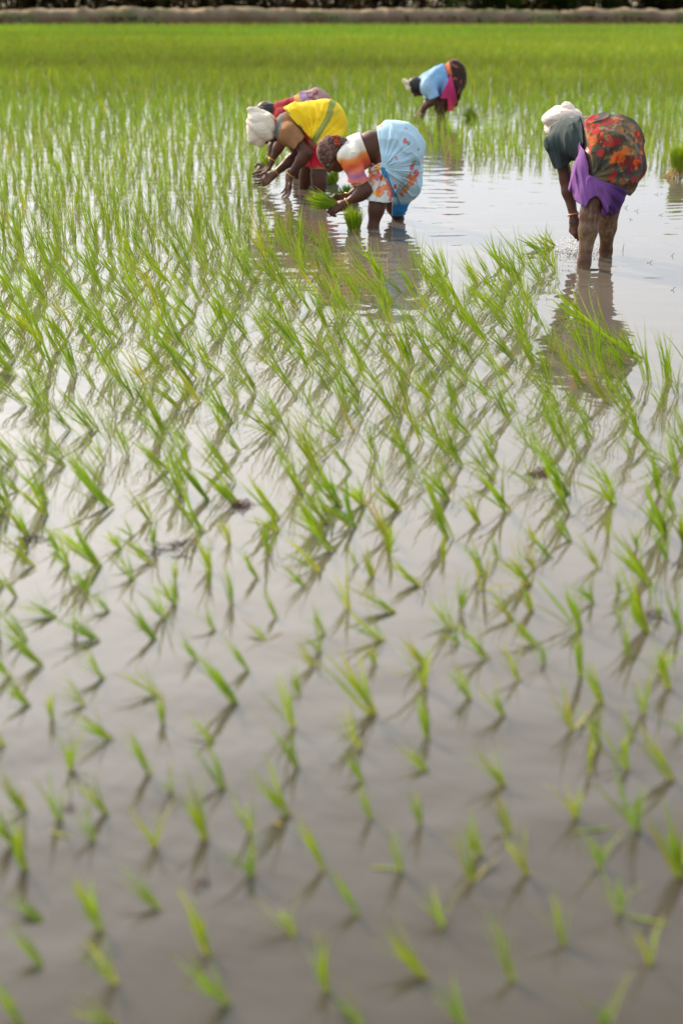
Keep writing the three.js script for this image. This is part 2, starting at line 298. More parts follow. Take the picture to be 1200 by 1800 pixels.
// the big tufts at the edge of the open water
for (const [bx, by, tx, ty] of [[1125, 633, 1045, 560], [1110, 622, 1075, 560], [1085, 605, 1000, 525], [1060, 590, 985, 510], [1035, 572, 965, 500], [1095, 640, 1040, 590], [1010, 560, 950, 505], [975, 433, 938, 402], [968, 436, 920, 405], [948, 440, 905, 408], [1022, 675, 985, 605], [880, 470, 850, 405]]) {
  const b = ground(bx, by), t = atZ(tx, ty, b[2] - 0.05), v = new THREE.Vector3(t[0] - b[0], t[1], t[2] - b[2]);
  far.unshift({ x: b[0], z: b[2], dir: v.clone().normalize(), len: v.length(), style: 1, keep: true });
}
const qOf = (dir, yaw) => new THREE.Quaternion().setFromUnitVectors(new THREE.Vector3(0, 1, 0), dir).multiply(new THREE.Quaternion().setFromAxisAngle(new THREE.Vector3(0, 1, 0), yaw));
{
  far.sort((a, b) => (b.keep ? 1 : 0) - (a.keep ? 1 : 0) || b.z - a.z);
  const single = plants.concat(far.splice(0, 300 - plants.length));
  const tints = ['bright green', 'mid green', 'light green', 'deep green', 'yellow-green'];
  for (const p of single) {
    const opts = PROTO.filter(q => q.style === p.style), pr = opts[Math.floor(rnd() * opts.length)], m = rnd() < 0.3 ? 0 : Math.floor(R(0, 5));
    // where on the water it stands, as one would say it from the near edge
    const d = -p.z, u = p.x / (0.25 * d), side = u < -0.62 ? 'far left' : u < -0.22 ? 'left' : u < 0.22 ? 'centre' : u < 0.62 ? 'right' : 'far right';
    const zone = d < 2.1 ? 'bottom edge' : d < 2.45 ? 'lowest rows' : d < 2.8 ? 'lower rows' : d < 3.15 ? 'near rows' : d < 3.5 ? 'second near rows' : d < 3.85 ? 'middle rows' : 'thicker rows';
    const lean = p.dir.x < -0.55 ? 'tilted far leftwards' : p.dir.x < -0.25 ? 'leaning left' : p.dir.x > 0.15 ? 'leaning right' : 'standing upright';
    const look = ['tight', 'loose', 'fanned', 'yellow-leaved'][p.style];
    const size = p.len < 0.14 ? 'short ' : p.len > 0.21 ? 'tall ' : '';
    const g = thing('rice_seedling', `${size}${look} ${tints[m]} rice seedling ${lean}, ${side} in the ${zone}`, 'rice seedling', [p.x, 0, p.z], 'young rice seedlings standing in the near water');
    pr.blades.forEach(b => part('leaf_blade', b, M.leaf[m], g));
    g.quaternion.copy(qOf(p.dir, R(0, 6.28))); g.scale.setScalar(p.len);
  }
}
{
  const field = new THREE.Group(); field.name = 'planted_rice'; scene.add(field);
  tag(field, 'green rice plants standing in rows over the whole flooded field', 'rice plants', null, 'stuff');
  const lots = FIELD.map(() => []); for (const p of far) lots[Math.floor(rnd() * lots.length)].push(p);
  const m4 = new THREE.Matrix4(), c = new THREE.Color(), ps = new THREE.Vector3(), sc = new THREE.Vector3();
  lots.forEach((list, k) => {
    const im = new THREE.InstancedMesh(FIELD[k], M.leaf[0], list.length); im.name = 'rice_plants'; im.castShadow = im.receiveShadow = true;
    list.forEach((p, i) => {
      const d = -p.z, w = 1 + sstep(10, 40, d) * 0.6;
      m4.compose(ps.set(p.x, 0, p.z), qOf(p.dir, R(0, 6.28)), sc.set(p.len * w, p.len, p.len * w)); im.setMatrixAt(i, m4);
      const f = fbm(p.x * 0.16, 2, p.z * 0.3), band = fbm(p.x * 0.03, 6, p.z * 0.16), v = R(0.8, 1.15) * lerp(0.68, 1.3, f);
      const ye = clamp((band - 0.42) * 3) * sstep(12, 20, d), dk = sstep(16, 26, d) * (1 - sstep(34, 44, d)) * sstep(0.35, 0.65, 1 - band);
      const fr = sstep(11, 24, d); c.setRGB(v * (1 + ye * 0.4) * (1 - fr * 0.28), v * (1 + ye * 0.05) * (1 - dk * 0.26) * (1 - fr * 0.1), v * (1 - dk * 0.2) * (1 - fr * 0.35)); if (rnd() < 0.02) c.setRGB(v * 1.5, v * 1.12, v * 0.9);
      im.setColorAt(i, c);
    });
    field.add(im);
  });
}

// ---------------------------------------------------------------- figures: distance fields joined smoothly and meshed
const cap = (a, b, ra, rb = ra) => {
  const [ax, ay, az] = a, bx = b[0] - ax, by = b[1] - ay, bz = b[2] - az, q = 1 / Math.max(1e-9, bx * bx + by * by + bz * bz);
  return (x, y, z) => { x -= ax; y -= ay; z -= az; let h = (x * bx + y * by + z * bz) * q; h = h < 0 ? 0 : h > 1 ? 1 : h; const dx = x - bx * h, dy = y - by * h, dz = z - bz * h; return Math.sqrt(dx * dx + dy * dy + dz * dz) - (ra + (rb - ra) * h); };
};
const ell = (c, r, q) => {
  const m = q ? new THREE.Matrix3().setFromMatrix4(new THREE.Matrix4().makeRotationFromQuaternion(q.clone().invert())).elements : null;
  return (x, y, z) => { x -= c[0]; y -= c[1]; z -= c[2]; if (m) { const X = m[0] * x + m[3] * y + m[6] * z, Y = m[1] * x + m[4] * y + m[7] * z; z = m[2] * x + m[5] * y + m[8] * z; x = X; y = Y; }
    const a = x / r[0], b = y / r[1], e = z / r[2], k0 = Math.sqrt(a * a + b * b + e * e), k1 = Math.sqrt((a / r[0]) ** 2 + (b / r[1]) ** 2 + (e / r[2]) ** 2); return k1 < 1e-9 ? -Math.min(...r) : k0 * (k0 - 1) / k1; };
};
const join = (k, ...fs) => (x, y, z) => { let d = fs[0](x, y, z); for (let i = 1; i < fs.length; i++) { const e = fs[i](x, y, z), h = Math.max(k - Math.abs(d - e), 0) / k; d = Math.min(d, e) - h * h * k * 0.25; } return d; };
function meshField(f, lo, hi, h, colour) {
  const n = [0, 1, 2].map(i => Math.ceil((hi[i] - lo[i]) / h) + 1), [nx, ny, nz] = n, val = new Float32Array(nx * ny * nz).fill(1), B = 6;
  for (let k = 0; k < nz; k += B) for (let j = 0; j < ny; j += B) for (let i = 0; i < nx; i += B) { // blocks far from the surface are skipped
    const c = f(lo[0] + (i + B / 2 - 0.5) * h, lo[1] + (j + B / 2 - 0.5) * h, lo[2] + (k + B / 2 - 0.5) * h), skip = Math.abs(c) > B * h * 1.25 + 0.012;
    for (let kk = k; kk < Math.min(nz, k + B); kk++) for (let jj = j; jj < Math.min(ny, j + B); jj++) for (let ii = i; ii < Math.min(nx, i + B); ii++) val[(kk * ny + jj) * nx + ii] = skip ? c : f(lo[0] + ii * h, lo[1] + jj * h, lo[2] + kk * h);
  }
  const id = new Int32Array(nx * ny * nz).fill(-1), pos = [], nor = [], col = [], idx = [], e = h * 0.5;
  const at = (i, j, k) => val[(k * ny + j) * nx + i];
  for (let k = 0; k < nz - 1; k++) for (let j = 0; j < ny - 1; j++) for (let i = 0; i < nx - 1; i++) {
    const v = []; let m = 0; for (let c = 0; c < 8; c++) { v[c] = at(i + (c & 1), j + ((c >> 1) & 1), k + (c >> 2)); if (v[c] < 0) m |= 1 << c; }
    if (m === 0 || m === 255) continue;
    let sx = 0, sy = 0, sz = 0, cnt = 0;
    for (let c = 0; c < 8; c++) for (const b of [1, 2, 4]) { if (c & b) continue; const d = c | b; if ((v[c] < 0) === (v[d] < 0)) continue; const t = v[c] / (v[c] - v[d]); sx += (c & 1) + (b === 1 ? t : 0); sy += ((c >> 1) & 1) + (b === 2 ? t : 0); sz += (c >> 2) + (b === 4 ? t : 0); cnt++; }
    const x = lo[0] + (i + sx / cnt) * h, y = lo[1] + (j + sy / cnt) * h, z = lo[2] + (k + sz / cnt) * h;
    let gx = f(x + e, y, z) - f(x - e, y, z), gy = f(x, y + e, z) - f(x, y - e, z), gz = f(x, y, z + e) - f(x, y, z - e); const l = Math.hypot(gx, gy, gz) || 1; gx /= l; gy /= l; gz /= l;
    id[(k * ny + j) * nx + i] = pos.length / 3; pos.push(x, y, z); nor.push(gx, gy, gz); col.push(...colour(x, y, z, gx, gy, gz));
  }
  const I = (i, j, k) => id[(k * ny + j) * nx + i], quad = (a, b, c, d, flip) => { if (a < 0 || b < 0 || c < 0 || d < 0) return; flip ? idx.push(a, c, b, a, d, c) : idx.push(a, b, c, a, c, d); };
  for (let k = 1; k < nz - 1; k++) for (let j = 1; j < ny - 1; j++) for (let i = 1; i < nx - 1; i++) {
    const s = at(i, j, k) < 0;
    if (s !== at(i + 1, j, k) < 0) quad(I(i, j - 1, k - 1), I(i, j, k - 1), I(i, j, k), I(i, j - 1, k), !s);
    if (s !== at(i, j + 1, k) < 0) quad(I(i - 1, j, k - 1), I(i - 1, j, k), I(i, j, k), I(i, j, k - 1), !s);
    if (s !== at(i, j, k + 1) < 0) quad(I(i - 1, j - 1, k), I(i, j - 1, k), I(i, j, k), I(i - 1, j, k), !s);
  }
  return geom(pos, idx, col, nor);
}
const V = a => new THREE.Vector3(...a);
// frame of a head or hand from its long axis and its facing
function basis(up, fwd) { const y = V(up).normalize(), z = V(fwd).sub(y.clone().multiplyScalar(V(fwd).dot(y))).normalize(), x = new THREE.Vector3().crossVectors(y, z); return new THREE.Matrix4().makeBasis(x, y, z); }
const SKIN = S(96, 60, 44), SKIN2 = S(74, 45, 34), PALM = S(122, 84, 66);
function headField() {
  const skull = join(0.03, ell([0, 0.028, -0.018], [0.074, 0.086, 0.094]), ell([0, -0.035, 0.022], [0.058, 0.078, 0.068]), ell([0, -0.088, 0.052], [0.026, 0.022, 0.024]));
  const more = [cap([0, 0.006, 0.083], [0, -0.03, 0.105], 0.009, 0.013), cap([-0.012, -0.035, 0.09], [0.012, -0.035, 0.09], 0.009), cap([-0.03, 0.018, 0.076], [0.03, 0.018, 0.076], 0.010), ell([-0.078, -0.008, -0.008], [0.01, 0.03, 0.017]), ell([0.078, -0.008, -0.008], [0.01, 0.03, 0.017]), cap([-0.015, -0.058, 0.084], [0.015, -0.058, 0.084], 0.008), cap([-0.013, -0.069, 0.08], [0.013, -0.069, 0.08], 0.008), ell([-0.036, -0.028, 0.062], [0.022, 0.02, 0.02]), ell([0.036, -0.028, 0.062], [0.022, 0.02, 0.02])];
  const face = join(0.012, skull, ...more), sockets = join(0.01, ell([-0.031, 0.002, 0.09], [0.017, 0.011, 0.016]), ell([0.031, 0.002, 0.09], [0.017, 0.011, 0.016])), eyes = (x, y, z) => Math.min(Math.hypot(Math.abs(x) - 0.031, y - 0.002, z - 0.069) - 0.0135, 1);
  const neck = cap([0, -0.06, -0.03], [0, -0.2, -0.055], 0.05, 0.054);
  return { f: join(0.025, (x, y, z) => Math.min(Math.max(face(x, y, z), -sockets(x, y, z)), eyes(x, y, z)), neck), eyes };
}
const HEAD = (() => { const { f, eyes } = headField(); return meshField(f, [-0.11, -0.24, -0.14], [0.11, 0.14, 0.14], 0.0042, (x, y, z) => {
  if (z > 0.06 && eyes(x, y, z) < 0.0015) return Math.hypot(Math.abs(x) - 0.031, y - 0.001) < 0.0065 ? [0.01, 0.008, 0.006] : [0.2, 0.17, 0.14];
  if (z > 0.075 && Math.abs(x) < 0.026 && Math.abs(y + 0.0635) < 0.011) return S(98, 52, 45);
  if (z > 0.07 && Math.abs(y - 0.021) < 0.0045 && Math.abs(x) > 0.012 && Math.abs(x) < 0.045) return [0.015, 0.01, 0.008];
  return mix3(SKIN, SKIN2, noise(x * 40, y * 40, z * 40)); }); })();
function handShape(curl, spread) { // fingers along +y, thumb side +x, palm facing +z
  const fs = [], k = [[0.030, 0.088, 0.041, 0.025, 0.020], [0.010, 0.093, 0.046, 0.029, 0.022], [-0.011, 0.088, 0.042, 0.027, 0.021], [-0.030, 0.078, 0.033, 0.020, 0.017]];
  const palm = join(0.016, ...k.map(([x, y]) => cap([x * 0.55, 0.004, 0], [x, y, 0], 0.0155, 0.0125)), cap([0, -0.03, 0], [0, 0.02, 0], 0.026, 0.028), cap([0.022, 0.02, 0.008], [0.03, 0.05, 0.01], 0.018, 0.014));
  k.forEach(([x, y, a, b, c], i) => {
    let p = [x, y, 0], th = 0.05 + i * 0.04; const s = (1.5 - i) * spread, segs = [a, b, c];
    segs.forEach((l, j) => { th += curl[j]; const q = [p[0] + Math.sin(s) * l * Math.cos(th), p[1] + Math.cos(th) * l, p[2] + Math.sin(th) * l]; fs.push(cap(p, q, 0.0098 - j * 0.001, 0.0090 - j * 0.001)); p = q; });
  });
  const t0 = [0.03, 0.035, 0.006], t1 = [0.056, 0.062, 0.02 + curl[0] * 0.02], t2 = [0.062 - curl[1] * 0.012, 0.092, 0.028 + curl[1] * 0.02];
  const all = join(0.006, palm, ...fs, cap(t0, t1, 0.014, 0.0105), cap(t1, t2, 0.0105, 0.0085));
  return meshField(all, [-0.07, -0.06, -0.05], [0.09, 0.21, 0.12], 0.0036, (x, y, z, nx, ny, nz) => mix3(mix3(SKIN2, SKIN, noise(x * 50, y * 50, z * 50)), PALM, sstep(0.3, 0.8, nz) * 0.45));
}
const HAND = { open: handShape([0.22, 0.35, 0.25], 0.14), grip: handShape([0.62, 0.9, 0.55], 0.04) };
function placed(g, m, mirror) { const c = g.clone(); if (mirror) { c.applyMatrix4(new THREE.Matrix4().makeScale(-1, 1, 1)); const i = c.index.array; for (let k = 0; k < i.length; k += 3) { const t = i[k]; i[k] = i[k + 1]; i[k + 1] = t; } } c.applyMatrix4(m); return c; }

// a figure: J(px, py, dz) gives a joint seen at a point of the frame, dz metres nearer than its feet
function figure(px, py, label) {
  const base = ground(px, py), g = thing('person', label, 'person', base, 'women planting rice'), P = (x, y, dz = 0) => { const q = atZ(x, y, base[2] + dz); return [q[0] - base[0], q[1] - base[1], q[2] - base[2]]; };
  const a = P(px, py - 50), b = P(px, py + 50), scale = 100 / (a[1] - b[1]);
  return { g, P, base, scale, m: n => n / scale };
}
function bodyOf(F, j, o = {}) {
  const w = o.w ?? 1, fs = [];
  const leg = (hip, knee, ank) => {
    const k = V(knee), a = V(ank), dn = a.clone().lerp(k, -0.55); if (dn.y > -0.1) dn.y = -0.13;
    const calf = k.clone().lerp(a, 0.32); calf.z += 0.0;
    fs.push(cap(hip, knee, 0.098 * w, 0.062 * w), cap(knee, calf.toArray(), 0.056 * w, 0.057 * w), cap(calf.toArray(), ank, 0.056 * w, 0.038 * w), cap(ank, dn.toArray(), 0.038 * w, 0.036 * w), cap(dn.toArray(), [dn.x - 0.1, -0.15, dn.z - 0.05], 0.035, 0.03));
  };
  leg(j.hip0, j.knee0, j.ank0); leg(j.hip1, j.knee1, j.ank1);
  const torso = [cap(j.hip0, j.hip1, 0.125 * w), cap(j.pelvis, j.waist, 0.135 * w, 0.108 * w), cap(j.waist, j.chest, 0.108 * w, 0.118 * w), cap(j.sh0, j.sh1, 0.058 * w), cap(j.chest, j.neck, 0.08 * w, 0.052), cap(j.neck, j.head, 0.05, 0.05)];
  fs.push(...torso);
  // what clothes must cover: the trunk and legs, a finger's breadth out from the skin
  const under = join(0.035, ...fs), over = (f, t = 0.013) => (x, y, z) => { const d = f(x, y, z) - 0.013 * Math.pow(1 - Math.abs(2 * noise(x * 13 + y * 6, y * 6 - x * 3, z * 11) - 1), 3) + 0.005, e = under(x, y, z) - t, h = Math.max(0.02 - Math.abs(d - e), 0) / 0.02; return Math.min(d, e) - h * h * 0.005; };
  const arm = (s, e, h) => fs.push(cap(s, e, 0.05 * w, 0.041 * w), cap(e, V(e).lerp(V(h), 0.3).toArray(), 0.041 * w, 0.042 * w), cap(V(e).lerp(V(h), 0.3).toArray(), h, 0.042 * w, 0.026 * w));
  arm(j.sh0, j.el0, j.wr0); arm(j.sh1, j.el1, j.wr1);
  const f = join(0.035, ...fs), all = Object.values(j).filter(q => Array.isArray(q) && q.every(Number.isFinite)), lo = [0, 1, 2].map(i => Math.min(...all.map(p => p[i])) - 0.2), hi = [0, 1, 2].map(i => Math.max(...all.map(p => p[i])) + 0.2); lo[1] = -0.2;
  const skin = o.skin ?? ((x, y, z) => mix3(SKIN2, SKIN, fbm(x * 9, y * 9, z * 9)));
  const gs = [meshField(f, lo, hi, 0.011, skin)];
  const hm = basis(j.headUp, j.headFwd); hm.setPosition(...j.head); gs.push(placed(HEAD, hm));
  const hand = (wr, dir, palm, kind, mirror) => { const m = basis(dir, palm); m.setPosition(...wr); gs.push(placed(HAND[kind], m, mirror)); };
  hand(j.wr0, ...j.hand0); hand(j.wr1, ...j.hand1);
  part('body', mergeGeometries(gs), M.skin, F.g);
  return over;
}
const bounds = (pts, r) => [[0, 1, 2].map(i => Math.min(...pts.map(p => p[i])) - r), [0, 1, 2].map(i => Math.max(...pts.map(p => p[i])) + r)];
const shell = (f, t) => (x, y, z) => { const d = f(x, y, z); return Math.max(d, -(d + t)); };
// surface point in front of the camera side of a cloth, for placing a printed flower on it
function onCloth(F, f, px, py) { for (let dz = 0.7; dz > -0.9; dz -= 0.006) { const p = F.P(px, py, dz); if (f(...p) < 0) return p; } return F.P(px, py, 0); }
const petals = (p, c, r, x, y, z) => { const dx = x - c[0], dy = y - c[1], dz = z - c[2], d = Math.hypot(dx, dy, dz); if (d > r * 1.5) return 0; return d < r * (0.98 + 0.07 * Math.cos(6 * Math.atan2(dy, dx) + p) + 0.5 * (noise(x * 75, y * 75, z * 75) - 0.5)) ? (1 - 0.3 * noise(x * 130, y * 130, z * 130 + p)) * (Math.abs(d / r - 0.45) < 0.1 ? 0.72 : 1) : 0; };
function bangle(F, a, b, t, r, mat = M.gold) { const g = new THREE.TorusGeometry(r, 0.0055, 8, 22), m = new THREE.Matrix4().makeRotationFromQuaternion(new THREE.Quaternion().setFromUnitVectors(new THREE.Vector3(0, 0, 1), V(b).sub(V(a)).normalize())); m.setPosition(V(a).lerp(V(b), t)); g.applyMatrix4(m); part('bangle', g, mat, F.g); }
// signed side of a line through two points of the frame, in metres, for hems (positive on the right of a -> b as seen)
const sideOf = (a, b) => { const dx = b[0] - a[0], dy = b[1] - a[1], l = Math.hypot(dx, dy), nx = dy / l, ny = -dx / l; return (x, y) => (x - a[0]) * nx + (y - a[1]) * ny; };
const weave = (c, x, y, z, k = 0.12) => { const n = 1 - k + 2 * k * fbm(x * 22, y * 22, z * 22); return c.map(v => v * n); };

// ---- the woman on the right, seen from behind: floral wrap over a purple skirt
{
  const F = figure(1045, 460, 'woman in brown floral wrap and purple skirt bent over, back turned, in open water'), P = F.P;
  const j = {
    pelvis: P(1074, 262, 0), waist: P(1024, 243, -0.18), chest: P(1000, 246, -0.36), neck: P(988, 232, -0.48), head: P(986, 222, -0.57),
    sh0: P(979, 252, -0.30), sh1: P(1012, 236, -0.52), el0: P(995, 316, -0.30), wr0: P(1008, 384, -0.24), el1: P(1030, 310, -0.50), wr1: P(1050, 370, -0.32),
    hip0: P(1052, 288, 0.04), hip1: P(1095, 285, -0.06), knee0: P(1036, 378, 0.14), knee1: P(1068, 378, -0.10), ank0: P(1026, 462, 0.20), ank1: P(1064, 442, -0.17),
    headUp: [-0.6, 0.35, -0.7], headFwd: [-0.25, -0.9, -0.2],
  };
  j.hand0 = [[-0.0, -1, 0.1], [0.9, 0, -0.4], 'grip', false]; j.hand1 = [[0, -1, 0.1], [-0.8, 0, 0.4], 'grip', true];
  const mud = S(176, 148, 112);
  const over = bodyOf(F, j, { w: 0.93, skin: (x, y, z) => {
    const c = mix3(SKIN2, SKIN, fbm(x * 9, y * 9, z * 9)); if (y > 0.46) return c;
    const band = sstep(0.34, 0.22, y) * sstep(0.03, 0.13, y), m = (0.25 + 0.75 * sstep(0.38, 0.75, fbm(x * 60, y * 40, z * 60 + 3))) * band * 0.45 + sstep(0.05, 0.0, y) * 0.35 + sstep(0.62, 0.74, fbm(x * 80, y * 16, z * 80)) * 0.35;
    return mix3(c, mud, clamp(m) * 0.8); } });
  bangle(F, j.wr0, j.el0, 0.1, 0.033, new THREE.MeshStandardMaterial({ color: new THREE.Color().setRGB(0.6, 0.2, 0.05), roughness: 0.4 }));
  // blouse
  { const cut = sideOf(P(1018, 275, -0.14), P(1020, 205, -0.2)), hem = sideOf(P(976, 300, -0.27), P(1006, 284, -0.27));
    const f0 = join(0.045, cap(j.chest, P(1022, 240, -0.2), 0.131, 0.118), cap(j.sh0, j.sh1, 0.076), cap(j.chest, j.neck, 0.092, 0.07)), fc = over(f0);
    const sleeve = cap(j.sh0, P(993, 300, -0.30), 0.074, 0.06);
    const f = (x, y, z) => Math.min(Math.max(fc(x, y, z), cut(x, y)), Math.max(sleeve(x, y, z), hem(x, y))) + 0.014 * (noise(x * 38 + y * 9, y * 5, z * 12) - 0.5) + 0.008 * (noise(x * 80 + y * 20, y * 9, z * 30) - 0.5);
    const [lo, hi] = bounds([j.chest, j.sh0, j.sh1, j.waist, P(992, 310, -0.3)], 0.17);
    part('blouse', meshField(f, lo, hi, 0.008, (x, y, z) => weave(S(48, 62, 62), x, y, z, 0.2)), M.cloth, F.g); }
  // purple skirt, tucked up; the left leg comes out of it in front
  { const hole = P(1040, 372, 0.12), leg = (x, y, z) => { const t = (hole[1] + 0.10 - y), u = (x - hole[0]) / (0.052 + 0.5 * Math.max(0, t - 0.06)), top = (y - hole[1] - 0.10) ; return Math.max(top + 0.06 * u * u, z < -0.02 ? 1 : -1e-3 + (Math.abs(u) - 1) * 0.1, y - hole[1] - 0.115); };
    const low = sideOf(P(1040, 352), P(1086, 384)), right = P(1098, 345);
    const f0 = join(0.05, cap(j.hip0, j.knee0, 0.122, 0.086), ell(P(1072, 300, 0), [0.165, 0.17, 0.17]), cap(P(1066, 318, 0.02), P(1082, 366, 0.0), 0.135, 0.035), cap(P(1024, 282, 0.0), P(1012, 325, 0.0), 0.045, 0.038), cap(P(1040, 300, 0.05), P(1018, 345, 0.02), 0.075, 0.03)), fc = over(f0);
    const k0 = P(1024, 292), flap = sideOf(P(1000, 350, 0.1), P(1034, 364, 0.1)), seam = P(1034, 320, 0.1)[0], topL = sideOf(P(1034, 308, 0.08), P(1022, 260, 0.0)), topR = sideOf(P(1024, 302, 0.1), P(1112, 338, 0.1)), hemR = sideOf(P(1082, 386, 0.1), P(1116, 328, 0.1)), edgeL = sideOf(P(1001, 330, 0.05), P(1020, 252, 0.02));
    const fold = (x, y, z) => { const a = Math.atan2(y - k0[1], x - k0[0]), r = Math.hypot(x - k0[0], y - k0[1]), s = sstep(seam - 0.03, seam + 0.03, x);
      return s * sstep(0.05, 0.14, r) * (0.030 * (noise(a * 7, r * 3, 2) - 0.5) + 0.018 * (noise(a * 17 + 4, r * 4, 5) - 0.5)) + (1 - s) * (0.026 * (noise(x * 42 + y * 9, y * 4, 1) - 0.5) + 0.012 * (noise(x * 95 + y * 12, y * 6, 3) - 0.5)); };
    const f = (x, y, z) => Math.max(fc(x, y, z) + fold(x, y, z), -leg(x, y, z), x < seam ? flap(x, y) : hemR(x, y), -edgeL(x, y), x < seam - 0.01 ? topL(x, y) : -topR(x, y), P(1078, 381)[1] - y);
    const [lo, hi] = bounds([P(1005, 270), P(1118, 384)], 0.08); lo[2] = -0.26; hi[2] = 0.28;
    part('skirt', meshField(f, lo, hi, 0.0075, (x, y, z) => weave(mix3(S(124, 74, 142), S(82, 46, 116), sstep(-0.02, 0.1, x)), x, y, z, 0.15)), M.cloth, F.g, 'purple skirt tucked up around the thighs'); }
  // floral wrap over the hips
  { const f0 = join(0.06, ell(P(1076, 258, 0), [0.182, 0.185, 0.19]), ell(P(1086, 295, -0.01), [0.15, 0.15, 0.18]), cap(P(1050, 240, -0.08), P(1034, 238, -0.13), 0.135, 0.118), cap(P(1100, 300, -0.05), P(1100, 322, -0.05), 0.095, 0.06)), fc = over(f0, 0.02);
    const hem = sideOf(P(1028, 312), P(1112, 346)), waist = sideOf(P(1020, 200, -0.16), P(1028, 275, -0.08));
    const g0 = P(1032, 305), crease = sideOf(P(1033, 306), P(1080, 252));
    const fold = (x, y, z) => { const r = Math.hypot(x - g0[0], y - g0[1]), a = Math.atan2(y - g0[1], x - g0[0]); return 0.006 * Math.sin(a * 14 + 2.5 * noise(x * 6, y * 6, z * 6)) * sstep(0.26, 0.08, r) * sstep(0.02, 0.06, r) + 0.012 * Math.exp(-((crease(x, y) / 0.012) ** 2)) * sstep(0.25, 0.05, r) + 0.0035 * Math.sin(18 * (x + y * 1.6) + 6 * noise(x * 5, y * 5, z * 5)); };
    const f = (x, y, z) => Math.max(fc(x, y, z) + fold(x, y, z), hem(x, y) - 0.006 * Math.sin(x * 40), waist(x, y));
    const dots = []; const dot = (px, py, r, c) => dots.push([onCloth(F, f0, px, py), F.m(r), c, R(0, 6)]);
    const red = S(196, 28, 26), org = S(226, 104, 22), dr = S(140, 18, 26), tan = S(150, 112, 74), mar = S(96, 34, 32);
    for (const q of [[1046, 232, 9, red], [1041, 247, 8.5, org], [1033, 240, 5, org], [1057, 235, 3.5, org], [1035, 264, 9, red], [1083, 274, 9.5, org], [1099, 265, 8.5, org], [1096, 285, 9, dr], [1110, 270, 4, org], [1058, 299, 9, red], [1052, 313, 10, red], [1064, 314, 7, red], [1068, 212, 11, S(150, 30, 28)], [1033, 214, 10, red], [1044, 204, 8, red], [1027, 222, 7, red], [1030, 288, 8, dr], [1086, 250, 9, mar], [1066, 243, 7, tan], [1058, 250, 8, mar], [1106, 300, 9, mar], [1094, 318, 7, tan], [1110, 222, 8, tan], [1124, 240, 9, dr], [1128, 262, 8, dr], [1118, 290, 8, mar], [1074, 318, 6, tan], [1105, 325, 8, mar], [1090, 205, 6, mar], [1050, 275, 4, S(70, 84, 92)], [1082, 300, 6, S(70, 84, 92)]]) dot(...q);
    for (let i = 0; i < 26; i++) dot(R(1032, 1126), R(206, 335), R(4, 7), [red, org, red, dr][i % 4]);
    for (let i = 0; i < 90; i++) dot(R(1030, 1128), R(206, 335), R(1.5, 4), [red, tan, dr, mar, S(76, 88, 92), S(164, 128, 88), org][i % 7]);
    for (let i = 0; i < 40; i++) { const c = [red, org, dr, tan, mar][i % 5]; dots.push([[0.1 + R(-0.2, 0.25), R(0.45, 0.95), -R(0.02, 0.24)], R(0.012, 0.035), c, R(0, 6)]); }
    const colour = (x, y, z) => {
      let c = mix3(S(104, 88, 60), S(66, 72, 66), sstep(0.4, 0.6, fbm(x * 9, y * 9, z * 9)));
      c = mix3(c, S(148, 122, 82), sstep(0.55, 0.7, fbm(x * 14 + 9, y * 14, z * 14)) * 0.8); c = mix3(c, S(52, 36, 30), sstep(0.56, 0.66, fbm(x * 24, y * 24 + 5, z * 24)) * 0.7);
      const arc = Math.abs(Math.hypot(x - g0[0] - 0.06, (y - g0[1]) * 0.9) - 0.245); if (arc < 0.006) c = mix3(c, S(150, 126, 112), 0.6);
      c = mix3(c, S(70, 26, 30), sstep(0.2, 0.235, x) * 0.75);
      for (const [p, r, q, ph] of dots) { const t = petals(ph, p, r, x, y, z); if (t) c = mix3(c, q, t); }
      return weave(c, x, y, z, 0.12);
    };
    const [lo, hi] = bounds([P(1016, 205), P(1132, 350)], 0.05); lo[2] = -0.28; hi[2] = 0.24;
    part('wrap', meshField(f, lo, hi, 0.006, colour), M.cloth, F.g, 'brown wrap printed with red and orange flowers'); }
  // white turban
  { const f0 = join(0.03, ell(P(990, 213, -0.57), [0.114, 0.102, 0.125]), ell(P(964, 209, -0.55), [0.042, 0.034, 0.06]), ell(P(982, 226, -0.57), [0.085, 0.07, 0.1]), cap(P(995, 196, -0.57), P(996, 186, -0.57), 0.036, 0.022), cap(P(985, 200, -0.56), P(1012, 205, -0.55), 0.045, 0.03));
    const f = (x, y, z) => f0(x, y, z) - 0.016 * Math.pow(Math.abs(Math.sin(42 * (y - 0.24 * x + 0.25 * z) + 4 * noise(x * 9, y * 9, z * 9))), 0.6) + 0.012 + 0.006 * (noise(x * 60, y * 160, z * 60) - 0.5);
    const [lo, hi] = bounds([P(950, 240, -0.57), P(1030, 180, -0.57)], 0.05); lo[2] = -0.72; hi[2] = -0.42; lo[1] -= 0.05;
    part('head_scarf', meshField(f, lo, hi, 0.006, (x, y, z) => weave(S(232, 214, 200), x, y, z, 0.06)), M.cloth, F.g, 'white cloth wound into a turban with a top knot'); }
}

